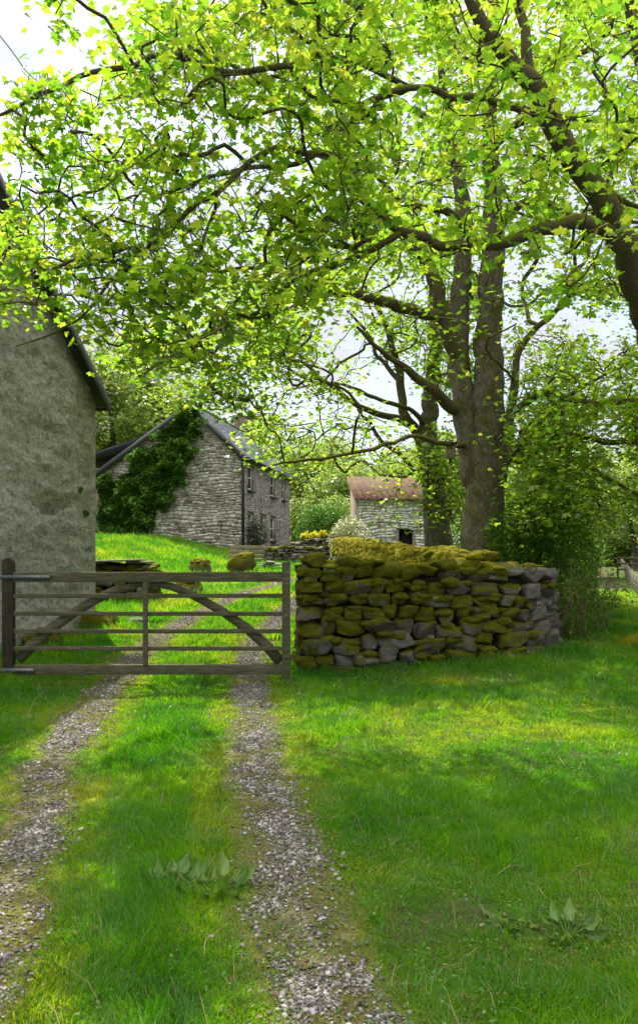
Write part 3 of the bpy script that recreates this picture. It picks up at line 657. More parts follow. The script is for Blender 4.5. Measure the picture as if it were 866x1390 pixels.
t, fn, L_, tp = drystone('garden_wall', 'further garden wall with pale flat capping below the round bush', WD, lambda q: 2.12 + .14 * float(sstep(0, 1.5, q)), .4,
    lambda u, v: .10 + .1 * v, wr=(.2, .4), hr=(.08, .14), cope=.09)
# mounting platform by the barn
WP = [(-5.75, 19.3), (-4.12, 19.3)]
t, fn, L_, tp = drystone('stone_platform', 'mossy square stone platform topped by flat slabs beside the barn', WP, lambda q: 1.40 + 0 * q, .8,
    lambda u, v: .36 + .16 * v, wr=(.22, .5), hr=(.12, .2), batter=.0, cat='platform', cope=.14)
mb = MB(); mb.box((-4.98, 19.2, 1.50), (1.2, 1.0, .045), (np.array([1, .04, .03]), np.array([-.04, 1, 0]), np.array([-.03, 0, 1]))); mb.box((-5.6, 19.25, 1.45), (.7, .8, .05))
mb.box((-4.45, 19.3, 1.46), (.55, .75, .05))
mb.build('slab', M['slab'], t, bevel=.01)

def boulder(name, label, c, size, rz, moss, cat='stone', rough=.2):
    z = float(height(c[0], c[1])); t = MB(); ax = np.array([(math.cos(rz), math.sin(rz), 0), (-math.sin(rz), math.cos(rz), 0), (0, 0, 1)])
    stone(t, (0, 0, size[2] * .38), size, ax, rng.random(), moss, rough * 1.5)
    if moss > 0:
        for _ in range(16):
            a = rng.uniform(0, 6.28); q = rng.random() ** .5 * .30; s_ = rng.uniform(.06, .14); pt = TU * (1 + (fbm(TU * 2 + rng.uniform(0, 50, 3), 2)[:, None] - .5) * .8) * np.array([s_ * 1.3, s_, s_ * .5])
            t.add(pt + np.array([math.cos(a) * q * size[0], math.sin(a) * q * size[1], size[2] * (.84 - q * .5) ]), TUF, rnd=.3, moss=moss + .25)
    o = t.build(name, M['drystone'], smooth=True); o.location = (c[0], c[1], z); tag(o, label, cat); return o
boulder('boulder', 'upright mossy boulder in the sunny grass in front of the planks', (-2.65, 26.2), (.80, .5, .72), .2, .45)
boulder('boulder', 'dark low mossy boulder in the grass between platform and upright boulder', (-3.9, 25.2), (.75, .5, .55), -.4, .45)
boulder('boulder', 'flat mossy stone just behind the top rail of the gate', (-3.55, 21.0), (.7, .5, .38), .3, .4)
boulder('boulder', 'mossy foundation stone at the foot of the barn corner', (-4.35, 15.2), (.75, .6, .34), .3, .55)
boulder('boulder', 'small pale stone in the turf beside the barn corner', (-3.65, 15.6), (.42, .3, .16), .0, -.2)
boulder('boulder', 'low mossy stone in the weeds along the barn wall', (-4.75, 13.4), (.6, .45, .3), .9, .5)
# heap of slates
t = thing('slate_heap', 'small grey heap of broken slates beside the garden wall', 'slates', (-1.6, 27.4, float(height(-1.6, 27.4))))
for k in range(9):
    mb = MB(); a = rng.uniform(0, 3); mb.box((-1.6 + rng.normal(0, .16), 27.4 + rng.normal(0, .12), float(height(-1.6, 27.4)) + .04 + k * .026), (.42, .28, .02), np.array([(math.cos(a), math.sin(a), .05), (-math.sin(a), math.cos(a), .08), (-.05, -.08, 1)]))
    mb.build('slate', M['slab'], t)

# wooden planks (steps) by the garden wall
t = thing('plank_barrier', 'low barrier of four pale weathered planks in front of the farmhouse corner', 'planks', (-2.75, 30.2, float(height(-2.75, 30.2))))
for k in range(4):
    mb = MB(); z = 1.32 + k * .172; dx = .0 if k > 1 else .15
    mb.beam((-3.62 + .05 * k, 30.2 + .02 * k, z + .07), (-1.98 - dx * 0, 30.15 + .02 * k, z + .06), .06, .145); mb.build('plank', M['plank'], t, bevel=.006)
for x_ in (-3.35, -2.15):
    mb = MB(); mb.beam((x_, 30.27, 1.0), (x_, 30.27, 2.0), .08, .08, (0, 1, 0)); mb.build('post', M['plank'], t)
mb = MB(); mb.beam((-2.95, 30.08, 1.45), (-2.55, 30.08, 1.88), .03, .07, (0, 1, 0)); mb.build('prop', M['gatewood'], t)

# ------------------------------------------------------------------ the field gate
GD = 10.1
def gp(px, py, dy=0.0): p = bp(px, py, GD); p[1] += dy; return p
t = thing('field_gate', 'closed weathered wooden five-bar field gate across the track', 'gate', gp(200, 915))
def rail(name, pa, pb, h, dep, dy, mat='gatewood', par=None, bev=.006):
    mb = MB(); n = 14; a = gp(*pa, dy); b = gp(*pb, dy)
    for k in range(n):                            # slightly uneven sawn edges
        pass
    mb.beam(a, b, dep, h); return mb.build(name, M[mat], par or t, bevel=bev)
def stile(name, px, y0, y1, wpx, dep, dy, mat, rounded=False):
    mb = MB(); w2 = wpx / 2; out = []
    top = y0
    if rounded:
        for a in np.linspace(0, math.pi, 9): out.append((px + w2 * math.cos(a), top + w2 - w2 * math.sin(a) * 1.1))
    else: out += [(px + w2, top), (px - w2, top + 1)]
    out += [(px - w2 * 1.02, y1), (px + w2 * 1.02, y1)]
    poly = [gp(a, b, dy - dep / 2) for a, b in out]; mb.prism(poly[::-1], (0, dep, 0)); return mb.build(name, M[mat], t, bevel=.008)
stile('hanging_stile', 12.5, 758, 912, 15, .10, 0, 'stilewood', True)
stile('closing_stile', 388.5, 762, 921, 11, .08, 0, 'gatewood')
rail('top_rail', (19, 783.5), (383, 783), .128, .075, 0)
rail('bottom_rail', (19, 909), (383, 908.5), .128, .06, 0)
for yy, wob in ((808.5, .3), (833, -.4), (856.5, .2), (880, 0)):
    rail('rail', (19, yy + wob), (383, yy), .056, .030, -.018)
mb = MB(); mb.beam(gp(199, 790, -.050), gp(199, 902, -.050), .065, .03, (0, 1, 0)); mb.build('upright', M['gatewood'], t, bevel=.004)
def brace(pts, wpx):
    pts = np.array(pts, float); tg = np.gradient(pts, axis=0); tg /= np.linalg.norm(tg, axis=1)[:, None]; nn = np.stack([-tg[:, 1], tg[:, 0]], -1)
    up_ = pts + nn * wpx[:, None] / 2; dn = pts - nn * wpx[:, None] / 2
    poly = [gp(a, b, .012) for a, b in list(up_) + list(dn[::-1])]; mb = MB()
    n = len(pts); v = np.array(poly); v2 = v + np.array([0, .035, 0]); V = np.vstack([v, v2]); f = []
    for k in range(n - 1):
        a, b, c, d = k, k + 1, 2 * n - 2 - k, 2 * n - 1 - k
        f += [(a, b, c, d), (a + 2 * n, d + 2 * n, c + 2 * n, b + 2 * n), (a, a + 2 * n, b + 2 * n, b), (d, c, c + 2 * n, d + 2 * n)]
    f += [(0, 2 * n - 1, 4 * n - 1, 2 * n), (n - 1, 3 * n - 1, 3 * n, n)]
    mb.add(V, f); mb.build('brace', M['gatewood'], t)
brace([(24, 896), (45, 874), (70, 853), (100, 832), (128, 815), (155, 802), (194, 792)], np.array([15, 15, 14, 13, 12, 11, 8.]))
brace([(205, 792), (232, 796), (262, 808), (300, 829), (335, 853), (362, 877), (381, 899)], np.array([8, 10, 11, 12, 13, 14, 15.]))
def strap(pa, pb, bolts):
    mb = MB(); a = gp(*pa, -.052); b = gp(*pb, -.052)
    pts = [(a[0], a[2] - .028), (b[0] - .03, b[2] - .028)] + [(b[0] - .03 + .03 * math.sin(q), b[2] - .028 * math.cos(q)) for q in np.linspace(.4, 2.7, 5)] + [(b[0] - .03, b[2] + .028), (a[0], a[2] + .028)]
    mb.prism([(x, a[1], z) for x, z in pts], (0, -.008, 0)); h = mb.build('hinge_strap', M['steel'], t)
    for bx in bolts:
        q = gp(bx, (pa[1] + pb[1]) / 2, -.06); mb = MB(); mb.tube([q, q + np.array([0, -.014, 0])], .014, 10); mb.build('bolt', M['steel'], h)
strap((-14, 783.5), (71, 783.5), (12, 40, 65)); strap((-14, 909.5), (49, 909.5), (10, 27, 44))
mb = MB(); q = gp(388, 836, -.045)
mb.tube([q + np.array([-.11, 0, .02]), q + np.array([-.05, -.01, -.04]), q + np.array([0, -.012, .0]), q + np.array([.03, 0, .03])], .006, 6); mb.build('latch', M['wire'], t)
tp_ = MB(); pp = gp(-32, 915); pp[2] = 0
tp_.tube([pp + np.array([0, 0, -.2]), pp + np.array([0, 0, .7]), pp + np.array([0, 0, 1.55])], [.12, .115, .11], 12, .08, 6)
tag(tp_.build('gate_post', M['stilewood'], smooth=True), 'round gatepost carrying the hinges at the left end of the gate', 'post')

# ------------------------------------------------------------------ buildings
def relief(mb, org, u, nrm, wid, zlo, zhi, wr, hr, openings=(), dep=(.012, .04), mort=.010):
    org = np.asarray(org, float); u = np.asarray(u, float); nrm = np.asarray(nrm, float); z = zlo
    while z < zhi(wid * .5) + 4:
        h = rng.uniform(*hr); q = -rng.uniform(0, wr[0]); anyp = False
        while q < wid:
            wd = rng.uniform(*wr); a = max(q, 0) + mort; b = min(q + wd, wid) - mort; q += wd
            if b - a < .05: continue
            za = z + mort; zb = z + h - mort; lim = min(zhi(a), zhi(b))
            if za > lim - .04: continue
            zb = min(zb, lim); anyp = True
            if any(a < o[1] and b > o[0] and za < o[3] and zb > o[2] for o in openings): continue
            cells = [(a, b, za, zb)]; rr0 = rng.random()
            if rr0 < .22 and zb - za > .09: zm = za + (zb - za) * rng.uniform(.35, .65); cells = [(a, b, za, zm - mort), (a, b, zm + mort, zb)]
            for (a, b, za, zb) in cells:
              p = rng.uniform(*dep); jt = rng.uniform(-.016, .016, (4, 2)); ins = .014
              def wp(x, y):
                  f_ = min(1, x / .3, (wid - x) / .3, 1)
                  return (x + .05 * math.sin(x * 3.7 + y * 6.1) * math.cos(y * 4.3 + x) * f_, min(y + .055 * math.sin(x * 2.3 + 1.7 * math.sin(y * 1.9)) + .02 * math.sin(x * 9 + y * 5), lim + .02))
              rc = [wp(*q_) for q_ in ((a, za), (b, za), (b, zb), (a, zb))]; ic = [wp(*q_) for q_ in ((a + ins, za + ins), (b - ins, za + ins), (b - ins, zb - ins), (a + ins, zb - ins))]
              V = [org + u * x + np.array([0, 0, y]) for x, y in rc] + [org + u * (x + jt[k][0]) + np.array([0, 0, y + jt[k][1]]) + nrm * (p * rng.uniform(.8, 1.1)) for k, (x, y) in enumerate(ic)]
              mb.add(V, [(0, 1, 5, 4), (1, 2, 6, 5), (2, 3, 7, 6), (3, 0, 4, 7), (4, 5, 6, 7)], rnd=rng.random())
        z += h
        if not anyp and z > zlo + 1: break
def slates(mb, a, b, c, d, course=.22, wd=.25, lift=.012):
    # a-b eave, d-c ridge; overlapping rows of slates
    a, b, c, d = map(lambda q: np.asarray(q, float), (a, b, c, d)); H = np.linalg.norm(d - a); W = np.linalg.norm(b - a)
    n = np.cross(b - a, d - a); n /= np.linalg.norm(n)
    if n[2] < 0: n = -n
    rows = int(H / course); cols = int(W / wd)
    for r_ in range(rows):
        v0 = r_ / rows; v1 = (r_ + 1.25) / rows
        for k in range(-1, cols + 1):
            u0 = max(0, (k + .5 * (r_ % 2)) / cols + .002); u1 = min(1, (k + 1 + .5 * (r_ % 2)) / cols - .002)
            if u1 <= u0: continue
            def P(u_, v_): e0 = a + (b - a) * u_; e1 = d + (c - d) * u_; return e0 + (e1 - e0) * min(v_, 1)
            l0 = n * (lift * rng.uniform(.8, 1.5)); l1 = n * .001
            mb.add([P(u0, v0) + l0, P(u1, v0) + l0, P(u1, v1) + l1, P(u0, v1) + l1, P(u0, v0), P(u1, v0)], [(0, 1, 2, 3), (4, 5, 1, 0)], rnd=rng.random())

# --- barn on the left
Cn = np.array([-4.47, 15.5]); ub = np.array([-.265, -.964]); ub /= np.linalg.norm(ub); nb_ = np.array([-ub[1], ub[0]]); 
if nb_[0] < 0: nb_ = -nb_
zc = float(height(*Cn)); EZ = 4.72; HALF = 3.6; SL = .90
tb = thing('stone_barn', 'tall pale rendered stone barn whose gable end fills the left edge', 'barn', (Cn[0], Cn[1], zc))
def roofb(q): return EZ + SL * min(q, 2 * HALF - q) if q > 0 else EZ + SL * q
mb = MB(); NT_, NZ_ = 230, 150
tt = np.linspace(0, 2 * HALF, NT_); zz = np.linspace(0, 1, NZ_)
TT, ZZ = np.meshgrid(tt, zz); RF = np.array([roofb(q) for q in tt]); ZA = -.3 + (RF[None] + .3) * ZZ
base = np.stack([Cn[0] + ub[0] * TT, Cn[1] + ub[1] * TT, ZA], -1)
q3 = np.stack([TT * 1.1, ZA * 2.4, 0 * TT + 4], -1)
disp = (fbm(q3, 3) - .5) * .14 + (fbm(q3 * 3.4, 3) - .5) * .075 + .10 * sstep(1.2, 0, ZA)
edge = sstep(0, .25, TT); base[..., :2] += nb_ * (disp * edge)[..., None]
i = np.arange(NZ_ - 1)[:, None] * NT_; j = np.arange(NT_ - 1)[None]
mb.add(base.reshape(-1, 3), np.stack([i + j, i + NT_ + j, i + NT_ + j + 1, i + j + 1], -1).reshape(-1, 4))
body = [np.array([Cn[0] + ub[0] * q, Cn[1] + ub[1] * q, z_]) - np.array([nb_[0], nb_[1], 0]) * .03 for q, z_ in ((0.0, -.3), (2 * HALF, -.3), (2 * HALF, EZ), (HALF, EZ + SL * HALF), (0, EZ))]
mb.prism(body, (-nb_[0] * 9, -nb_[1] * 9, 0))
rw = base[:, 0]; mb.add(np.vstack([rw, rw - np.array([nb_[0], nb_[1], 0]) * .1]), np.array([(k, k + NZ_, k + NZ_ + 1, k + 1) for k in range(NZ_ - 1)]))
mb.build('wall', M['barn'], tb, smooth=True)
def bpnt(q, z_, out): return np.array([Cn[0] + ub[0] * q + nb_[0] * out, Cn[1] + ub[1] * q + nb_[1] * out, z_])
for s in (0, 1):
    mb = MB(); f = lambda q: q if s == 0 else 2 * HALF - q
    mb.prism([bpnt(f(-.12), EZ + SL * -.12 + .02, .22), bpnt(f(HALF), EZ + SL * HALF + .02, .22), bpnt(f(HALF), EZ + SL * HALF + .16, .22), bpnt(f(-.12), EZ + SL * -.12 + .16, .22)], (-nb_[0] * 9.4, -nb_[1] * 9.4, 0), rnd=.5)
    slates(mb, bpnt(f(-.15), EZ - SL * .15 + .165, .25), bpnt(f(-.15), EZ - SL * .15 + .165, -9.2), bpnt(f(HALF), EZ + SL * HALF + .165, -9.2), bpnt(f(HALF), EZ + SL * HALF + .165, .25), .26, .30)
    rf = mb.build('roof', M['darkslate'], tb)
    mb = MB(); mb.prism([bpnt(f(-.13), EZ - SL * .13 - .14, .235), bpnt(f(HALF - .05), EZ + SL * HALF - .10, .235), bpnt(f(HALF - .05), EZ + SL * HALF + .10, .235), bpnt(f(-.13), EZ - SL * .13 + .13, .235)], (nb_[0] * .03, nb_[1] * .03, 0))
    mb.build('bargeboard', M['barge'], rf)
mb = MB(); mb.tube([bpnt(-.22, EZ - .10, .26), bpnt(-.22, EZ - .10, -9)], .045, 10); mb.build('gutter', M['black'], tb)

# --- farmhouse
K0 = np.array([-3.6, 36.0]); wv = np.array([.182, .983]); gv = np.array([-.983, .182])
w3 = np.array([*wv, 0]); g3 = np.array([*gv, 0]); GW, GL, AP = 7.2, 10.2, 2.5; ZR, ZAp, ZL = 6.25, 8.60, 5.45
th = thing('farmhouse', 'old stone farmhouse with slate roof and ivy-clad gable end', 'house', (-7, 40, float(height(-5, 36))))
def roofh(q): return ZR + (ZAp - ZR) * q / AP if q < AP else ZAp - (ZAp - ZL) * (q - AP) / (GW - AP)
def hp(q, s_, z_): return np.array([K0[0] + gv[0] * q + wv[0] * s_, K0[1] + gv[1] * q + wv[1] * s_, z_])
def wallcells(mb, o, u, inn, wid, z0, zh, openings, thick=.45):
    xs = sorted({0, wid, *[a for q in openings for a in q[:2]]}); zs = sorted({z0, zh, *[a for q in openings for a in q[2:]]})
    for x0, x1 in zip(xs[:-1], xs[1:]):
        for z0_, z1_ in zip(zs[:-1], zs[1:]):
            if any(x0 >= q[0] - 1e-6 and x1 <= q[1] + 1e-6 and z0_ >= q[2] - 1e-6 and z1_ <= q[3] + 1e-6 for q in openings): continue
            p = [o + u * a + np.array([0, 0, b]) for a, b in ((x0, z0_), (x1, z0_), (x1, z1_), (x0, z1_))]
            mb.prism(p, inn * thick)
bw = (6.5, 7.0, 2.65, 3.65)
mb = MB(); wallcells(mb, hp(0, 0, 0), g3, w3, GW, 1.0, ZL, [bw])
mb.prism([hp(0, 0, ZL), hp(GW, 0, ZL), hp(AP, 0, ZAp), hp(0, 0, ZR)], w3 * .45)
gw = mb.build('gable_wall', M['mortar'], th)
mb = MB(); relief(mb, (hp(0, 0, 0)[0], hp(0, 0, 0)[1], 0), g3, -w3, GW, 1.0, roofh, (.16, .42), (.10, .19), [bw], (.015, .05))
mb.build('stone_facing', M['gable'], gw)
fw = [(1.1, 1.95, 4.72, 5.9), (5.55, 6.45, 4.72, 5.9), (1.1, 1.95, 2.35, 3.62), (3.5, 4.4, 2.35, 3.62), (5.55, 6.45, 2.35, 3.62), (8.2, 8.9, 4.72, 5.9)]
mb = MB(); wallcells(mb, hp(0, 0, 0), w3, g3, GL, 1.0, ZR, fw); fwo = mb.build('front_wall', M['mortar'], th)
mb = MB(); relief(mb, hp(0, 0, 0), w3, -g3, GL, 1.0, lambda q: ZR, (.10, .30), (.05, .12), fw, (.01, .035), .006)
mb.build('stone_facing', M['front'], fwo)
mb = MB(); mb.prism([hp(0, GL, 1), hp(GW, GL, 1), hp(GW, GL, ZL), hp(AP, GL, ZAp), hp(0, GL, ZR)], -w3 * .4); mb.build('end_wall', M['mortar'], th)
mb = MB(); mb.prism([hp(GW, .46, 1), hp(GW, GL - .42, 1), hp(GW, GL - .42, ZL), hp(GW, .46, ZL)], -g3 * .4); mb.build('back_wall', M['mortar'], th)
for (a, b, c, d) in fw:
    mb = MB(); fr = .09; ins = g3 * .09
    def fp(s_, z_): return hp(0, s_, z_) + ins
    mb.beam(fp(a + fr / 2, c), fp(a + fr / 2, d), .07, fr, g3); mb.beam(fp(b - fr / 2, c), fp(b - fr / 2, d), .07, fr, g3)
    mb.beam(fp(a + fr, c + fr / 2), fp(b - fr, c + fr / 2), .07, fr); mb.beam(fp(a + fr, d - fr / 2), fp(b - fr, d - fr / 2), .07, fr)
    mb.beam(fp(a + fr, (c + d) / 2), fp(b - fr, (c + d) / 2), .06, .05); wn = mb.build('window', M['cream'], th)
    mb = MB(); mb.prism([fp(a, c) + g3 * .02, fp(b, c) + g3 * .02, fp(b, d) + g3 * .02, fp(a, d) + g3 * .02], g3 * .01); mb.build('pane', M['glass'], wn)
    mb = MB(); mb.beam(hp(0, a - .12, c - .06) - g3 * .04, hp(0, b + .12, c - .06) - g3 * .04, .22, .10); mb.build('sill', M['darkslate'], wn)
    mb = MB(); mb.beam(hp(0, a - .1, d + .09) - g3 * .022, hp(0, b + .1, d + .09) - g3 * .022, .05, .16); mb.build('lintel', M['slab'], wn)
mb = MB(); a, b, c, d = bw
def gpnt(q, z_): return hp(q, .12, z_)
for (p, q) in ((gpnt(a + .04, c), gpnt(a + .04, d)), (gpnt(b - .04, c), gpnt(b - .04, d))): mb.beam(p, q, .07, .08, w3)
mb.beam(gpnt(a + .08, c + .04), gpnt(b - .08, c + .04), .07, .08); mb.beam(gpnt(a + .08, d - .04), gpnt(b - .08, d - .04), .07, .08)
wn = mb.build('window', M['brown'], th); wn['label'] = 'small brown-framed window beside the ivy'
mb = MB(); mb.prism([hp(a, .14, c), hp(b, .14, c), hp(b, .14, d), hp(a, .14, d)], w3 * .01); mb.build('pane', M['glass'], wn)
eo = .22
for (qa, za, qb, zb) in ((-eo, ZR - eo * (ZAp - ZR) / AP, AP, ZAp), (GW + .35, ZL - .35 * (ZAp - ZL) / (GW - AP), AP, ZAp)):
    mb = MB(); mb.prism([hp(qa, -.22, za + .02), hp(qb, -.22, zb + .02), hp(qb, -.22, zb + .13), hp(qa, -.22, za + .13)], w3 * (GL + .4), rnd=.5)
    slates(mb, hp(qa, -.25, za + .135), hp(qa, GL + .2, za + .135), hp(qb, GL + .2, zb + .135), hp(qb, -.25, zb + .135), .25, .28)
    rf = mb.build('roof', M['slate'], th)
    mb = MB(); mb.prism([hp(qa, -.225, za - .16), hp(qb, -.225, zb - .16), hp(qb, -.225, zb + .12), hp(qa, -.225, za + .12)], -w3 * .03); mb.build('bargeboard', M['barge'], rf)
mb = MB(); mb.tube([hp(AP, -.22, ZAp + .14), hp(AP, GL + .2, ZAp + .14)], .09, 10); mb.build('ridge_tiles', M['darkslate'], th)
mb = MB(); mb.box(hp(AP + .1, GL - .5, ZAp + .35), (1.15, .8, 1.5), (g3, w3, (0, 0, 1))); mb.box(hp(AP + .1, GL - .5, ZAp + 1.15), (1.3, .95, .12), (g3, w3, (0, 0, 1)))
ch = mb.build('chimney', M['chimney'], th)
for dq in (-.28, .28):
    mb = MB(); p = hp(AP + .1 + dq, GL - .5, ZAp + 1.2); mb.tube([p, p + np.array([0, 0, .35])], [.12, .10], 12); mb.build('chimney_pot', M['brown'], ch)
mb = MB(); mb.tube([hp(-.10, -.07, 1.3), hp(-.10, -.07, ZR - .35), hp(-.2, -.02, ZR - .15)], .06, 10); mb.build('downpipe', M['black'], th)
mb = MB(); mb.tube([hp(-.30, -.2, ZR - .16), hp(-.30, GL + .1, ZR - .20)], .07, 10); mb.build('gutter', M['black'], th)
# rear wing peeping out on the left, boarded, with its own slates
mb = MB(); mb.prism([hp(4.6, 1.6, 1), hp(9.4, 1.6, 1), hp(9.4, 1.6, 5.9), hp(4.6, 1.6, 6.0)], w3 * 3.6); wg_ = mb.build('rear_wing', M['mortar'], th)
mb = MB()
for k in range(6): mb.beam(hp(5.2, 1.57, 5.05 + k * .17), hp(9.4, 1.57, 5.0 + k * .17), .03, .15)
mb.build('cladding', M['brown'], wg_)
mb = MB(); mb.prism([hp(9.9, 1.35, 6.02), hp(5.6, 1.35, 7.30), hp(5.6, 1.35, 7.42), hp(9.9, 1.35, 6.14)], w3 * 4, rnd=.4)
slates(mb, hp(9.9, 1.3, 6.15), hp(9.9, 5.3, 6.15), hp(5.6, 5.3, 7.43), hp(5.6, 1.3, 7.43)); mb.build('wing_roof', M['darkslate'], wg_)

# --- outbuilding with rusty roof
ob = np.array([1.65, 32.6, 0]); ou_ = np.array([1, .05, 0]); on = np.array([.05, -1, 0])
to = thing('outbuilding', 'small lime-washed stone outbuilding with a rusty roof and dark doorway', 'shed', (3, 33.5, float(height(3, 33))))
dr = (1.72, 2.32, .3, 2.68)
mb = MB(); wallcells(mb, ob, ou_, -on, 2.85, .3, 3.98, [dr], .4); wl = mb.build('wall', M['mortar'], to)
mb = MB(); relief(mb, ob, ou_, on, 2.85, .3, lambda q: 3.98, (.14, .40), (.08, .17), [dr], (.015, .05)); mb.build('stone_facing', M['washed'], wl)
mb = MB(); mb.prism([ob + ou_ * 1.7 - on * .25 + np.array([0, 0, .4]), ob + ou_ * 2.35 - on * .25 + np.array([0, 0, .4]), ob + ou_ * 2.35 - on * .25 + np.array([0, 0, 2.7]), ob + ou_ * 1.7 - on * .25 + np.array([0, 0, 2.7])], -on * .05)
mb.build('door', M['dark'], to)
mb = MB(); mb.prism([ob - on * .42 + np.array([0, 0, .3]), ob - on * 3.6 + np.array([0, 0, .3]), ob - on * 3.6 + np.array([0, 0, 5.0]), ob - on * .42 + np.array([0, 0, 4.0])], ou_ * .35)
mb.prism([ob + ou_ * 2.5 - on * .42 + np.array([0, 0, .3]), ob + ou_ * 2.5 - on * 3.6 + np.array([0, 0, .3]), ob + ou_ * 2.5 - on * 3.6 + np.array([0, 0, 5.0]), ob + ou_ * 2.5 - on * .42 + np.array([0, 0, 4.0])], ou_ * .34)
mb.build('side_wall', M['mortar'], to)
mb = MB(); V = []; nn_ = 49
for k in range(nn_):
    u_ = -.2 + 3.25 * k / (nn_ - 1); wz = .03 * math.sin(k * math.pi / 2 * 1.0)
    for (o_, z_) in ((.22, 3.96), (-3.4, 5.22)): V.append(ob + ou_ * u_ + on * o_ + np.array([0, 0, z_ + wz]))
V = np.array(V); V = np.vstack([V, V - np.array([0, 0, .03])]); n2_ = 2 * nn_
mb.add(V, [(2 * k, 2 * k + 2, 2 * k + 3, 2 * k + 1) for k in range(nn_ - 1)] + [(n2_ + 2 * k, n2_ + 2 * k + 1, n2_ + 2 * k + 3, n2_ + 2 * k + 2) for k in range(nn_ - 1)] + [(2 * k, n2_ + 2 * k, n2_ + 2 * k + 2, 2 * k + 2) for k in range(nn_ - 1)])
mb.build('roof', M['rust'], to)

# ------------------------------------------------------------------ foliage templates
def half(o): return o
LV = np.array([(0, .32, 0), (0, 0, 0), (.20, -.13, 0), (.45, -.02, 0), (.30, .19, 0), (.46, .30, 0), (.62, .52, 0), (.40, .50, 0), (.24, .54, 0), (.20, .78, 0), (0, 1.0, 0),
               (-.20, .78, 0), (-.24, .54, 0), (-.40, .50, 0), (-.62, .52, 0), (-.46, .30, 0), (-.30, .19, 0), (-.45, -.02, 0), (-.20, -.13, 0)])
LV[:, 2] = .22 * np.abs(LV[:, 0]) - .16 * LV[:, 1] ** 2 - .10 * (np.abs(LV[:, 0]) > .4)
LF = np.array([(0, k, k + 1) for k in range(1, 18)] + [(0, 18, 1)])
SV = np.array([(0, 0, 0), (.34, .05, .06), (.50, .52, .02), (.22, .50, .03), (0, 1, -.14), (-.22, .50, .03), (-.50, .52, .02), (-.34, .05, .06), (0, .35, 0)])
SF = [np.array([(8, 0, 1), (8, 1, 2), (8, 2, 3), (8, 3, 4), (8, 4, 5), (8, 5, 6), (8, 6, 7), (8, 7, 0)])]
QV = np.array([(0, 0, 0), (.36, .45, .07), (0, 1, -.05), (-.36, .45, .07)]); QF = [np.array([(0, 1, 2, 3)])]
def leaf_rot(N, tilt=.55, droop=.35, sz=None, r=rng):
    n = np.stack([r.normal(0, tilt, N), r.normal(0, tilt, N), np.ones(N)], -1); n /= np.linalg.norm(n, axis=1)[:, None]
    a = r.uniform(0, 2 * math.pi, N); y = np.stack([np.cos(a), np.sin(a), -np.abs(r.normal(droop, .25, N))], -1)
    y -= n * (y * n).sum(1)[:, None] * .55; y /= np.linalg.norm(y, axis=1)[:, None]
    x = np.cross(y, n); x /= np.linalg.norm(x, axis=1)[:, None]; n = np.cross(x, y)
    Mx = np.stack([x, y, n], 1)
    if sz is not None: Mx = Mx * sz[:, None, None]
    return Mx

# ------------------------------------------------------------------ trees
def resample(pts, rad, step, jit=0):
    pts = np.asarray(pts, float); rad = np.asarray(rad, float); s = np.r_[0, np.cumsum(np.linalg.norm(np.diff(pts, axis=0), axis=1))]
    n = max(2, int(s[-1] / step) + 1); q = np.linspace(0, s[-1], n)
    P = np.vstack([2 * pts[0] - pts[1], pts, 2 * pts[-1] - pts[-2]]); S = np.r_[s[0] - 1e-3 - (s[1] - s[0]), s, s[-1] + (s[-1] - s[-2])]
    out = []
    for qq in q:
        k = min(max(np.searchsorted(s, qq, 'right') - 1, 0), len(pts) - 2); t = (qq - s[k]) / max(s[k + 1] - s[k], 1e-9)
        p0, p1, p2, p3 = P[k], P[k + 1], P[k + 2], P[k + 3]
        out.append(.5 * ((2 * p1) + (-p0 + p2) * t + (2 * p0 - 5 * p1 + 4 * p2 - p3) * t * t + (-p0 + 3 * p1 - 3 * p2 + p3) * t ** 3))
    out = np.array(out)
    if jit: out[1:-1] += np.random.default_rng(int(abs(pts[0, 0] * 1000)) % 9999).normal(0, jit, (n - 2, 3)) if n > 2 else 0
    return out, np.interp(q, s, rad)

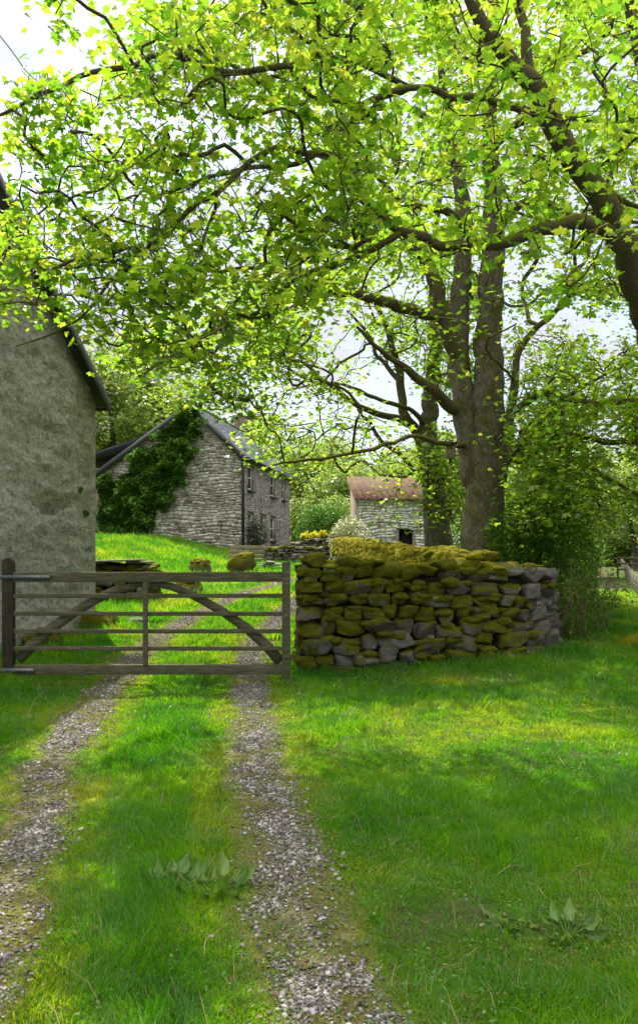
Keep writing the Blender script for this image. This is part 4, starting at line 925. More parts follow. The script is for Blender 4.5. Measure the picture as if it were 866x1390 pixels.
class Tree:
    def __init__(s): s.P = []; s.Rf = []; s.par = []; s.own = []; s.L = []; s.fixed = []; s.names = []; s.chains = []
    def limb(s, name, pts, rad, attach=None, step=.25, jit=.02):
        p, r = resample(pts, rad, step, jit); k = len(s.names); s.names.append(name)
        par = -1
        if s.P and attach is not False:
            A = np.array(s.P); par = int(np.argmin(np.linalg.norm(A - p[0], axis=1)))
        first = len(s.P)
        for a in range(len(p)):
            s.P.append(p[a]); s.Rf.append(r[a]); s.par.append(par if a == 0 else len(s.P) - 2)
            pl = 0 if s.par[-1] < 0 else s.L[s.par[-1]] + np.linalg.norm(p[a] - s.P[s.par[-1]])
            s.L.append(pl); s.own.append(k); s.fixed.append(True)
        s.chains.append((k, list(range(first, len(s.P))), par)); return k
    def grow(s, A, bf=.18, minz=None):
        s.nf = len(s.P); P0 = np.array(s.P); L0 = np.array(s.L); r0 = np.array(s.Rf); m_ = len(A)
        best = np.full(m_, 1e9); bi = np.zeros(m_, int)
        for c0 in range(0, m_, 500):
            D = np.linalg.norm(A[c0:c0 + 500, None] - P0[None], axis=2); cst = D + bf * L0[None] + np.clip(r0[None] - .15, 0, 1) * 4
            bi[c0:c0 + 500] = cst.argmin(1); best[c0:c0 + 500] = cst.min(1)
        done = np.zeros(m_, bool); idx = np.zeros(m_, int)
        for _ in range(m_):
            c = np.where(done, 1e18, best); k = int(c.argmin()); pr = int(bi[k]); done[k] = True
            dist = np.linalg.norm(A[k] - s.P[pr]); l = s.L[pr] + dist
            s.P.append(A[k]); s.Rf.append(0); s.par.append(pr); s.L.append(l); s.own.append(s.own[pr]); s.fixed.append(False); ni = len(s.P) - 1; idx[k] = ni
            d = np.linalg.norm(A - A[k], axis=1) + bf * l; u = d < best; best[u] = d[u]; bi[u] = ni
        return idx
    def finish(s, rtip=.005, ex=2.3, gn=.10, seed=3):
        n = len(s.P); s.kids = [[] for _ in range(n)]
        for k in range(n):
            if s.par[k] >= 0: s.kids[s.par[k]].append(k)
        acc = np.zeros(n); Rr = np.zeros(n)
        for k in range(n - 1, -1, -1):
            if s.fixed[k]: Rr[k] = s.Rf[k]; continue
            Rr[k] = max(acc[k] ** (1 / ex), rtip)
            pr = s.par[k]
            if not s.fixed[pr]: acc[pr] += Rr[k] ** ex
        s.Rr = Rr; r = np.random.default_rng(seed)
        mbs = [MB() for _ in s.names]
        for k, ch, par in s.chains:
            p = np.array([s.P[a] for a in ch]); rd = np.array([s.Rf[a] for a in ch])
            if par >= 0: p = np.vstack([s.P[par], p]); rd = np.r_[min(rd[0], s.Rf[par]), rd]
            thick = rd.max() > .22
            pp, rr = resample(p, rd, .09 if thick else .12)
            mbs[k].tube(pp, rr, 44 if thick else (12 if rd.max() > .05 else 8), .13 if thick else .16, 2.2 if thick else 6, flare=(.42 if (par < 0 and thick) else 0))
        seen = set()
        starts = [k for k in range(s.nf, n) if s.fixed[s.par[k]]]
        stack = list(starts)
        while stack:
            k = stack.pop(); ch = [s.par[k], k]; cur = k
            while s.kids[cur]:
                ks = sorted(s.kids[cur], key=lambda a: -Rr[a]); stack += ks[1:]; cur = ks[0]; ch.append(cur)
            p = np.array([s.P[a] for a in ch]); rd = np.array([min(Rr[a], Rr[ch[0]] * .75 + .002) for a in ch]); rd[0] = rd[1]
            rd = np.minimum.accumulate(rd)
            ln = np.linalg.norm(p[-1] - p[0]) + .01
            pp, rr = resample(p, rd, .14 if rd.max() > .008 else .22)
            if len(pp) > 3:
                w_ = np.ones(len(pp)); w_[0] = 0; w_[-1] = 0; seedv = r.uniform(0, 99, 3)
                off = np.stack([fbm(pp * 1.9 + seedv + q * 31, 2) - .5 for q in range(3)], -1); pp = pp + off * (gn * 3.0) * w_[:, None] * np.clip(np.arange(len(pp)) / 3, 0, 1)[:, None]
            mbs[s.own[k]].tube(pp, rr, 8 if rd.max() > .035 else (5 if rd.max() > .014 else 3))
        return mbs
def leaves_at(mb, A, per, sig, size, tv, tf, r, tilt=.55, droop=.35, shade=0.0, zs=.6, limbs=None, clear=.30):
    N = len(A) * per; P = np.repeat(A, per, axis=0) + r.normal(0, 1, (N, 3)) * np.array([sig, sig, sig * zs])
    base = np.repeat(np.clip(r.normal(.5, .16, len(A)), 0, 1), per)
    if limbs is not None and len(limbs):
        near = np.full(N, 9.)
        for q in limbs: near = np.minimum(near, np.linalg.norm((P - q) * np.array([1, .45, 1]), axis=1))
        kp = (near > clear) | (r.random(N) < .25); P = P[kp]; base = base[kp]; N = len(P)
    rn = np.clip(base + r.normal(0, .18, N), 0, 1)
    sz = size * r.uniform(.6, 1.25, N)
    mb.inst(tv, tf, leaf_rot(N, tilt, droop, sz, r), P, rnd=rn)
def sample_poly(poly, n, r, d0, d1, pw=1.0):
    poly = np.asarray(poly, float); lo = poly.min(0); hi = poly.max(0); out = []
    while len(out) < n:
        q = r.uniform(lo, hi); c = False; j = len(poly) - 1
        for i in range(len(poly)):
            if (poly[i, 1] > q[1]) != (poly[j, 1] > q[1]) and q[0] < (poly[j, 0] - poly[i, 0]) * (q[1] - poly[i, 1]) / (poly[j, 1] - poly[i, 1]) + poly[i, 0]: c = not c
            j = i
        if c:
            # keep clumped: leave irregular windows in the crown
            if vnoise(np.array([q[0] / 46., q[1] / 40., 1.3])) * .6 + vnoise(np.array([q[0] / 19., q[1] / 17., 7.7])) * .4 < .40 : continue
            out.append(bp(q[0], q[1], d0 + (d1 - d0) * r.random() ** pw))
    return np.array(out)

def px(lst): return np.array([bp(a, b, d) for a, b, d, *_ in lst]), np.array([q[3] for q in lst])

def sunpath(A, r):                              # crown gap carved along the sun's path to light the back wall
    k = (A[:, 2] - 1.9) / math.tan(R(SUN_EL)); x = A[:, 0] - math.sin(R(SUN_AZ)) * k; y = A[:, 1] - math.cos(R(SUN_AZ)) * k
    hit = (x > .3 + .0 * y) & (x < 3.4) & (y > 12.6) & (y < 25)
    return A[~(hit & (r.random(len(A)) < .72))]
# ---- near sycamore (trunk just outside the frame on the right)
T = Tree(); r = np.random.default_rng(21)
T.limb('trunk', [(6.05, 12.8, -.1), (6.0, 12.7, .6), (5.95, 12.6, 1.5), (5.85, 12.3, 2.7), (6.1, 12.4, 4.2), (6.5, 12.8, 6.2), (6.6, 13.0, 8.6), (6.4, 12.8, 11.0), (6.2, 12.6, 13)], [.56, .46, .42, .40, .30, .25, .19, .12, .06], False)
def L_(lst, **k): p, rd = px(lst); return T.limb('limb', p, rd, **k)
p, rd = px([(866, 392, 10.0, .215), (835, 312, 9.6, .19), (790, 232, 9.3, .165), (750, 166, 9.1, .145), (722, 124, 9.0, .14), (700, 85, 8.9, .115), (672, 52, 8.8, .10), (640, 8, 8.7, .085), (615, -60, 8.6, .06), (590, -160, 8.4, .03)])
T.limb('limb', np.vstack([[(5.85, 12.3, 2.7), (5.45, 11.7, 3.7)], p]), np.r_[.27, .22, rd * .84])
L_([(722, 124, 9.0, .08), (714, 70, 9.0, .065), (709, 10, 9.0, .055), (700, -80, 9.1, .035)])
L_([(842, 322, 9.65, .10), (800, 303, 9.4, .085), (755, 308, 9.3, .078), (715, 316, 9.2, .072), (680, 328, 9.1, .068), (640, 331, 9.0, .062), (600, 327, 9.0, .058), (555, 315, 8.9, .054), (515, 293, 8.8, .050), (487, 262, 8.7, .047), (470, 225, 8.7, .045), (460, 213, 8.7, .043), (430, 209, 8.6, .037), (390, 200, 8.5, .033), (345, 216, 8.3, .030), (310, 245, 8.2, .028), (255, 290, 8.1, .026), (215, 330, 8.0, .024), (175, 360, 8.0, .021), (135, 400, 7.9, .016), (110, 432, 7.9, .010)])
L_([(745, 158, 9.1, .06), (722, 152, 9.0, .05), (690, 140, 9.0, .045), (640, 134, 8.9, .042), (600, 130, 8.8, .038), (560, 118, 8.7, .036), (530, 125, 8.6, .034), (490, 140, 8.5, .030), (450, 168, 8.4, .024), (436, 178, 8.4, .02)])
L_([(555, 119, 8.7, .035), (520, 96, 8.6, .033), (480, 76, 8.4, .032), (433, 78, 8.2, .031), (390, 92, 8.0, .03), (350, 98, 7.9, .03), (310, 100, 7.8, .03), (270, 88, 7.7, .029), (210, 78, 7.6, .028), (165, 95, 7.5, .026), (128, 98, 7.4, .025), (110, 106, 7.4, .024), (60, 124, 7.3, .022), (20, 148, 7.2, .018), (-15, 162, 7.2, .010)])
L_([(312, 100, 7.8, .028), (285, 112, 7.8, .025), (262, 126, 7.8, .022), (248, 142, 7.8, .015)])
L_([(540, 318, 8.85, .042), (505, 340, 8.9, .038), (470, 352, 8.9, .036), (433, 368, 8.9, .034), (400, 384, 8.9, .032), (375, 405, 8.9, .028), (330, 430, 8.8, .024), (290, 450, 8.8, .02), (235, 480, 8.7, .015), (190, 512, 8.7, .009)])
L_([(430, 209, 8.6, .03), (390, 222, 8.7, .028), (345, 230, 8.8, .026), (300, 240, 8.9, .024), (260, 252, 9.0, .022), (225, 262, 9.0, .016)])
L_([(175, 360, 8.0, .02), (190, 330, 8.1, .02), (150, 352, 8.0, .016), (90, 365, 7.9, .010)])
L_([(790, 250, 9.3, .05), (830, 262, 9.4, .04), (880, 280, 9.5, .03), (960, 290, 9.6, .015)])
L_([(866, 392, 10.0, .08), (905, 330, 9.8, .09), (880, 120, 9.5, .07), (850, 0, 9.3, .055), (820, -120, 9.0, .03)])
L_([(110, 432, 7.9, .012), (70, 452, 7.7, .012), (45, 462, 7.6, .010), (22, 470, 7.6, .005)])
NP1 = [(150, 25), (290, -30), (433, -60), (520, -40), (520, 320), (470, 370), (430, 420), (360, 470), (280, 510), (235, 535), (165, 510), (105, 425), (45, 425), (-40, 430), (-60, 330), (30, 272), (75, 225), (85, 165), (60, 130), (150, 115)]
A1 = sample_poly(NP1, 900, r, 7.0, 10.2); B1 = sample_poly(NP1, 650, r, 7.0, 10.0)
NP2 = [(500, -60), (900, -60), (900, 170), (860, 330), (760, 420), (600, 380), (500, 330)]
A2 = sample_poly(NP2, 330, r, 7.4, 10.8)
A3 = np.stack([r.uniform(-4.5, 7.5, 190), r.uniform(3.6, 11.5, 190), r.uniform(7.4, 11.5, 190)], -1)
A3 = A3[(A3[:, 2] - EYE) / A3[:, 1] > .74]      # over the photographer's head, out of the frame
A4 = sample_poly([(0, 160), (30, 130), (60, 100), (75, 118), (60, 150), (30, 185), (0, 195)], 14, r, 7.0, 7.6)
A5 = sample_poly([(20, 190), (60, 205), (75, 240), (50, 240), (10, 205)], 10, r, 7.4, 8.0)
A6 = sample_poly([(55, -5), (100, -20), (100, 14), (70, 28)], 7, r, 7.0, 7.4)
A7 = np.stack([r.uniform(5, 9, 260), r.uniform(9.5, 15, 260), r.uniform(4.5, 12, 260)], -1)
A7 = A7[(A7[:, 0] / A7[:, 1] > .40)]
A = np.vstack([A1, A2, A3, A4, A5, A6, A7, B1]); T.grow(A, .14)
tn = thing('sycamore_tree', 'nearest mossy-limbed sycamore arching over the track from the right edge', 'tree', (6.0, 12.7, 0), group=None)
mbs = T.finish(.0068, 2.05, .13)
for k, nme in enumerate(T.names):
    if k == 0: mbs[k].build(nme, M['bark'], tn, smooth=True)
    else: mbs[k].build(nme, M['branch'], tn, smooth=True)
mb = MB()
LQ = [np.array(T.P[a]) for k in range(T.nf) if T.Rf[k] > .027 for a in (k,)]
leaves_at(mb, np.vstack([A1, A4, A5, A6]), 11, .15, .096, LV, [LF], r, .5, .4, limbs=LQ, clear=.22)
leaves_at(mb, A2, 8, .17, .115, LV, [LF], r, .5, .4, limbs=LQ, clear=.22)
leaves_at(mb, np.vstack([A3, A7]), 6, .20, .14, SV, SF, r, .5, .4)
mb.build('crown', M['leaf_near'], tn)
mb = MB(); pp, rr = resample([(6.0, 12.7, .35), (5.6, 12.85, .22), (5.25, 12.95, .12), (4.9, 13.0, -.02), (4.6, 13.0, -.12)], [.30, .24, .17, .11, .05], .06); mb.tube(pp, rr, 16, .3, 5)
pp, rr = resample([(6.0, 12.5, .3), (5.6, 12.1, .15), (5.3, 11.8, .0), (5.1, 11.6, -.1)], [.28, .18, .10, .05], .06); mb.tube(pp, rr, 16, .3, 5)
mb.build('root', M['moss'], tn, smooth=True)
# beard lichen hanging on the outer limbs
mb = MB(); pts = []
for k, ch, par in T.chains[3:]:
    for a in ch:
        pts.append((T.P[a], T.Rf[a]))
pts = [q for q in pts if q[0][0] < -.5] ; tw = [(T.P[k], T.Rr[k]) for k in range(T.nf, len(T.P)) if T.P[k][0] < .5 and T.Rr[k] > .007]
src = pts * 5 + tw
lv = []
for (p, rr_) in src:
    if vnoise(p * 1.4 + 5) < .52: continue
    n = int(26 * r.random()) ; 
    if n: lv.append(p + r.normal(0, 1, (n, 3)) * np.array([.07, .07, .022]) )
P = np.vstack(lv); N = len(P); a = r.uniform(0, 6.28, N); h = r.uniform(.02, .07, N)
x = np.stack([np.cos(a), np.sin(a), 0 * a], -1) * .0045; y = np.stack([r.normal(0, .5, N), r.normal(0, .5, N), -np.ones(N)], -1) * h[:, None]; z = np.cross(x, y)
mb.inst(np.array([(-1, .25, 0), (1, .2, 0), (.6, -.7, 0), (0, -1, 0), (-1.2, -.4, 0)]) * np.array([1, -1, 1]), [np.array([(0, 1, 2, 3, 4)])], np.stack([x, y, z], 1), P, rnd=r.random(N))
mb.build('lichen', M['lichen'], tn)

# ---- main double-stemmed sycamore behind the wall
DM = 17.0
T = Tree(); r = np.random.default_rng(33)
zb = float(height(3.5, DM))
p, rd = px([(655, 700, DM, .43), (658, 650, DM, .38), (661, 590, DM, .345), (664, 520, DM, .32), (663, 450, DM, .29), (667, 380, DM, .265), (669, 320, DM, .235), (668, 250, DM, .20), (664, 180, DM, .165), (664, 120, DM, .14), (668, 40, DM, .12), (672, -60, DM, .08), (676, -180, DM, .04)])
T.limb('trunk', np.vstack([[(3.6, DM, zb - .15), (3.58, DM, zb + .5)], p]), np.r_[.56, .49, rd], False)
kt = 0
def LM(name, lst, **k): p, rd = px(lst); return T.limb(name, p, rd, **k)
LM('trunk', [(644, 650, DM + .05, .30), (634, 590, DM + .1, .26), (627, 540, DM + .15, .245), (623, 500, DM + .2, .24), (622, 440, DM + .3, .22), (625, 380, DM + .3, .20), (632, 310, DM + .3, .18), (622, 250, DM + .4, .15), (612, 180, DM + .4, .11), (600, 110, DM + .5, .08), (592, 0, DM + .5, .05), (585, -100, DM + .5, .03)])
LM('limb', [(628, 500, DM + .2, .20), (610, 455, DM, .19), (600, 420, DM - .1, .165), (590, 380, DM - .2, .15), (578, 355, DM - .3, .14), (556, 330, DM - .5, .11), (540, 312, DM - .6, .08), (515, 270, DM - .7, .05), (490, 225, DM - .8, .03)])
LM('limb', [(596, 428, DM - .1, .13), (570, 424, DM - .6, .12), (540, 415, DM - 1.2, .11), (505, 404, DM - 2, .10), (470, 396, DM - 2.6, .085), (440, 394, DM - 3, .07), (410, 380, DM - 3.4, .05), (385, 372, DM - 3.8, .04), (350, 402, DM - 4, .03), (310, 412, DM - 4.2, .02)])
LM('limb', [(618, 556, DM, .15), (598, 540, DM - .3, .12), (575, 520, DM - .6, .10), (555, 503, DM - .8, .08), (520, 478, DM - 1.2, .05), (480, 440, DM - 1.5, .03)])
LM('limb', [(622, 605, DM - .3, .06), (590, 600, DM - .8, .045), (560, 592, DM - 1.2, .042), (530, 600, DM - 1.6, .040), (490, 612, DM - 2, .036), (450, 622, DM - 2.3, .03), (410, 624, DM - 2.6, .025), (370, 632, DM - 2.9, .015)])
LM('limb', [(676, 660, DM - .1, .16), (684, 620, DM - .3, .13), (692, 570, DM - .4, .105), (698, 520, DM - .5, .085), (702, 480, DM - .5, .075), (722, 452, DM - .6, .065), (748, 430, DM - .7, .055), (766, 405, DM - .8, .045), (800, 395, DM - .9, .03), (850, 400, DM - 1, .018)])
LM('limb', [(684, 618, DM - .2, .12), (705, 598, DM - .6, .11), (730, 575, DM - .9, .10), (742, 562, DM - 1, .08), (765, 540, DM - 1.2, .05), (800, 520, DM - 1.4, .035), (840, 500, DM - 1.6, .02)])
LM('limb', [(694, 560, DM - .3, .09), (715, 545, DM - .7, .085), (740, 533, DM - 1.1, .075), (770, 540, DM - 1.5, .065), (805, 548, DM - 1.9, .055), (845, 546, DM - 2.2, .045), (900, 540, DM - 2.6, .03)])
LM('limb', [(686, 632, DM - .3, .09), (715, 590, DM - .9, .075), (755, 588, DM - 1.4, .07), (795, 594, DM - 1.9, .065), (840, 602, DM - 2.3, .055), (900, 606, DM - 2.8, .04)])
LM('limb', [(690, 620, DM - .2, .12), (718, 614, DM - .6, .10), (745, 610, DM - 1, .07), (780, 625, DM - 1.4, .05), (820, 645, DM - 1.8, .04), (866, 672, DM - 2.2, .025)])
LM('limb', [(668, 320, DM - .1, .12), (700, 280, DM - .4, .09), (735, 272, DM - .8, .08), (765, 285, DM - 1.2, .06), (800, 297, DM - 1.6, .05), (866, 302, DM - 2, .03)])
LM('limb', [(667, 200, DM - .1, .10), (700, 172, DM - .4, .08), (745, 160, DM - .8, .07), (800, 162, DM - 1.2, .055), (880, 166, DM - 1.6, .035)])
LM('limb', [(632, 310, DM + .1, .11), (600, 285, DM - .3, .09), (560, 282, DM - .6, .07), (520, 250, DM - 1, .05), (480, 190, DM - 1.4, .03)])
LM('limb', [(612, 180, DM + .3, .09), (580, 160, DM, .08), (545, 145, DM - .4, .06), (500, 150, DM - .8, .05), (450, 140, DM - 1.2, .03)])
LM('limb', [(700, 520, DM - .5, .03), (660, 470, DM - 2, .02), (700, 440, DM - 2.5, .015)])
MP1 = [(420, -120), (960, -120), (960, 430), (930, 640), (866, 680), (760, 700), (700, 640), (660, 600), (560, 640), (480, 640), (400, 640), (352, 625), (335, 560), (340, 470), (400, 380), (430, 200)]
A1 = sample_poly(MP1, 1900, r, 13.2, 22.0)
MP2 = [(690, 560), (960, 500), (960, 690), (860, 680), (790, 715), (700, 730)]
A2 = sample_poly(MP2, 520, r, 13.0, 19.0)
A2 = np.vstack([A2, sample_poly([(690, 370), (960, 370), (960, 620), (690, 610)], 330, r, 14.5, 22.0)])
A3 = np.stack([r.uniform(-2, 10, 250), r.uniform(12, 23, 250), r.uniform(15, 20, 250)], -1)
MP4 = [(170, 500), (230, 540), (290, 555), (340, 545), (420, 480), (440, 380), (300, 380), (200, 440)]
A4 = sample_poly(MP4, 260, r, 12.5, 15.5)
A = np.vstack([A1, A2, A3, A4]); A = A[A[:, 2] > height(A[:, 0], A[:, 1]) + 1.6]
ax_ = A[:, 0] / A[:, 1] * F + CX; ay_ = HY - (A[:, 2] - EYE) / A[:, 1] * F
A = A[~((A[:, 1] < 17.6) & (ax_ > 585) & (ax_ < 705) & (ay_ > 230) & (r.random(len(A)) < .85))]
A = sunpath(A, r)
T.grow(A, .12)
tm = thing('sycamore_tree', 'great double-stemmed sycamore standing behind the mossy walls, nest box on its trunk', 'tree', (3.6, DM, zb))
mbs = T.finish(.010, 2.15, .14, 9)
trunkmb = mbs[0]; q = mbs[1]
trunk_o = trunkmb.build('trunk', M['bark'], tm, smooth=True); q.build('second_stem', M['bark'], tm, smooth=True)
for k, nme in enumerate(T.names):
    if k > 1: mbs[k].build('limb', M['branch'], tm, smooth=True)
mb = MB(); leaves_at(mb, A, 16, .27, .12, SV, SF, r, .5, .3)
mb.build('crown', M['leaf_main'], tm)
# nest box
tnb = thing('nest_box', 'small grey wooden nest box fixed to the left side of the great sycamore', 'nest box', bp(611, 625, DM - .35))
c = bp(611, 612, DM - .38); mb = MB(); mb.box(c, (.20, .18, .32)); bx = mb.build('box', M['plank'], tnb, bevel=.004)
mb = MB(); mb.box(c + np.array([0, -.02, .18]), (.26, .26, .025), np.array([(1, 0, 0), (0, 1, .12), (0, -.12, 1)])); mb.build('lid', M['gatewood'], tnb)
mb = MB(); mb.tube([c + np.array([0, -.085, .05]), c + np.array([0, -.095, .05])], .018, 12); mb.build('entrance_hole', M['dark'], tnb)
mb = MB(); mb.box(c + np.array([.02, .12, 0]), (.06, .06, .5)); mb.build('backplate', M['gatewood'], tnb)

# ---- second slimmer sycamore
DS = 21.0; T = Tree(); r = np.random.default_rng(44)
xs_ = (590 - 433) * DS / F; zb2 = float(height(xs_ + .1, DS))
p, rd = px([(594, 725, DS, .37), (589, 690, DS, .33), (586, 650, DS, .31), (582, 610, DS, .29), (582, 570, DS, .24), (585, 520, DS, .2), (590, 470, DS, .18), (588, 410, DS, .15), (590, 340, DS, .11), (596, 260, DS, .07), (600, 180, DS, .03)])
T.limb('trunk', np.vstack([[(xs_ + .2, DS, zb2 - .1)], p]), np.r_[.44, rd], False)
LM('limb', [(576, 612, DS, .17), (565, 585, DS, .15), (548, 562, DS - .2, .12), (545, 520, DS - .3, .11), (535, 480, DS - .5, .09), (522, 440, DS - .7, .07), (510, 415, DS - .8, .05), (480, 360, DS - 1, .03)])
LM('limb', [(560, 578, DS - .1, .10), (530, 566, DS - .4, .09), (500, 558, DS - .8, .075), (478, 545, DS - 1, .065), (450, 522, DS - 1.2, .055), (432, 510, DS - 1.4, .045), (405, 480, DS - 1.6, .035), (385, 460, DS - 1.8, .02)])
LM('limb', [(545, 520, DS - .3, .07), (525, 500, DS - .3, .06), (512, 480, DS - .4, .055), (500, 455, DS - .5, .045), (475, 425, DS - .7, .03)])
LM('limb', [(566, 640, DS - .1, .06), (545, 618, DS - .6, .06), (520, 600, DS - 1, .05), (500, 575, DS - 1.3, .045), (485, 555, DS - 1.5, .03)])
LM('limb', [(575, 575, DS - .1, .07), (550, 552, DS - .7, .06), (505, 540, DS - 1.2, .05), (470, 524, DS - 1.6, .04), (430, 522, DS - 2, .03), (390, 530, DS - 2.3, .02)])
A = sample_poly([(340, 340), (480, 300), (640, 200), (660, 480), (640, 620), (600, 655), (540, 650), (440, 650), (370, 640), (345, 600), (340, 480)], 1000, r, 18.3, 24.5); A = np.vstack([A, sample_poly([(515, 610), (640, 600), (645, 735), (590, 735), (530, 715)], 110, r, 18.6, 21)])
A = A[A[:, 2] > height(A[:, 0], A[:, 1]) + 1.7]; A = sunpath(A, r); T.grow(A, .12)
ts = thing('sycamore_tree', 'slimmer sycamore with one leaning mossy trunk left of the great double-stemmed tree', 'tree', (xs_ + .1, DS, zb2))
mbs = T.finish(.011, 2.15, .14, 10)
mbs[0].build('trunk', M['bark'], ts, smooth=True)
for k in range(1, len(T.names)): mbs[k].build('limb', M['branch'], ts, smooth=True)
mb = MB(); leaves_at(mb, A, 14, .32, .13, SV, SF, r, .5, .3); mb.build('crown', M['leaf_main'], ts)

# ---- background trees: three kinds, copied
def bg_tree(seed, H, Wd, nA, per, size, mat, name, low=.25, bark='twig'):
    r = np.random.default_rng(seed); T = Tree()
    T.limb('trunk', [(0, 0, -.4), (r.normal(0, .15), 0, H * .2), (r.normal(0, .3), r.normal(0, .3), H * .5), (r.normal(0, .4), r.normal(0, .4), H * .85)], [H * .03, H * .022, H * .014, H * .004], False, step=.6)
    u = r.normal(0, 1, (nA * 3, 3)); u /= np.linalg.norm(u, axis=1)[:, None]; rad = r.random(nA * 3) ** .45
    A = u * rad[:, None] * np.array([Wd / 2, Wd / 2, H * (1 - low) / 2]) + np.array([0, 0, H * (1 + low) / 2])
    A = A[fbm(A * .45 + seed, 2) > .42][:nA]; T.grow(A, .12); mbs = T.finish(.012, 2.5, .15, seed)
    root = thing(name, 'x', 'tree'); mbs[0].build('trunk', M[bark], root, local=True, smooth=True)
    if per:
        mb = MB(); leaves_at(mb, A, per, .42, size, QV, QF, r, .6, .3); mb.build('crown', M[mat], root, local=True)
    return root
protos = [bg_tree(101, 11, 9, 330, 34, .30, 'leaf_far', 'woodland_tree'), bg_tree(102, 13, 8, 340, 32, .30, 'leaf_far', 'woodland_tree'), bg_tree(103, 8, 7.5, 260, 38, .26, 'leaf_far', 'woodland_tree', .12)]
spots = [ # px, distance, kind, scale, label
 (150, 62, 0, 1.35, 'pale spring tree above the left end of the farmhouse roof'), (205, 70, 1, 1.2, 'taller hazy tree behind the farmhouse ivy'),
 (95, 66, 2, 1.5, 'woodland tree hidden behind the barn eave'), (270, 78, 0, 1.1, 'tree behind the farmhouse ridge'),
 (310, 86, 1, .9, 'far tree left of the farmhouse chimney'), (398, 64, 2, .95, 'bushy tree just right of the farmhouse end wall'), (425, 58, 0, .75, 'light green tree over the round bush'),
 (455, 70, 1, .8, 'tree behind the left end of the outbuilding roof'), (480, 50, 2, .8, 'small bright tree beside the outbuilding'), (520, 66, 0, .85, 'tree rising over the rusty outbuilding roof'),
 (560, 60, 2, 1.0, 'tree beyond the right end of the outbuilding'), (605, 52, 0, .8, 'tree seen between the two sycamore trunks'), (640, 66, 1, .8, 'far tree behind the great sycamore trunk'),
 (690, 60, 2, 1.15, 'leafy tree just right of the great sycamore trunk, further back'), (725, 54, 0, 1.0, 'woodland tree behind the dark bushes'), (755, 58, 2, 1.05, 'nearest woodland tree behind the brambles'),
 (790, 60, 1, .9, 'tall woodland tree over the footpath'), (862, 74, 1, .9, 'tree beyond the wooden rail fence'),
 (835, 90, 0, 1.0, 'farthest tree at the end of the wire fence'), (930, 62, 2, 1.1, 'tree at the right edge behind the wire fence'), (940, 60, 0, 1.1, 'tree outside the right edge'),
 (852, 104, 0, 1.3, 'broad tree closing the view where the wire fence ends'), (895, 96, 1, 1.2, 'far tree behind the rail fence at the right edge'),
 (550, 95, 1, 1.0, 'distant tree above the outbuilding'), (440, 98, 0, 1.1, 'distant tree behind the garden'), (700, 92, 0, 1.0, 'distant woodland tree low behind the undergrowth')]
usedp = [False] * 3
for (a, d, k, sc_, lab) in spots:
    o = protos[k] if not usedp[k] else copy_tree(protos[k]); usedp[k] = True
    x = (a - CX) * d / F; o.location = (x, d, float(height(x, d)) - .1); s_ = sc_ * random.uniform(.92, 1.08); o.scale = (s_, s_, s_ * random.uniform(.9, 1.1)); o.rotation_euler = (0, 0, random.uniform(0, 6.28))
    tag(o, lab, 'tree', 'woodland trees behind the farm')
# bare trees behind the barn
bt = bg_tree(111, 17, 9, 620, 0, 0, None, 'bare_tree', .25, 'bare')
tag(bt, 'bare winter tree showing above the barn roof at the left edge', 'tree'); x = (15 - CX) * 31 / F; bt.location = (x, 31, float(height(x, 31)))
bt2 = copy_tree(bt); x = (75 - CX) * 36 / F; bt2.location = (x, 36, float(height(x, 36))); bt2.rotation_euler = (0, 0, 2); bt2.scale = (.86, .86, .86); bt2['label'] = 'bare tree between the barn eave and the farmhouse'
for o in (bt, bt2): o['group'] = 'bare trees behind the barn'
# dark conifer behind the house
def conifer(x, y, H, lab):
    r = np.random.default_rng(7); t = thing('conifer', lab, 'tree', (x, y, float(height(x, y))))
    z0 = float(height(x, y)); mb = MB(); mb.tube([(x, y, z0 - .3), (x, y, z0 + H * .5), (x, y, z0 + H)], [.22, .14, .02], 8); mb.build('trunk', M['twig'], t)
    N = 9000; f = r.random(N) ** .7; z = z0 + 1 + (H - 1) * f; a = r.uniform(0, 6.28, N); whorl = .75 + .25 * np.sin(z * 5 + 2 * np.sin(a * 3)); rd = (1 - f) * H * .24 * whorl * r.random(N) ** .5 + .1
    P = np.stack([x + np.cos(a) * rd, y + np.sin(a) * rd, z - rd * .25], -1)
    mb = MB(); mb.inst(QV, QF, leaf_rot(N, .5, .5, r.uniform(.16, .34, N), r), P, rnd=r.random(N)); mb.build('crown', M['leaf_conifer'], t)
conifer((347 - CX) * 56 / F, 56, 9.5, 'dark conifer behind the farmhouse chimney')

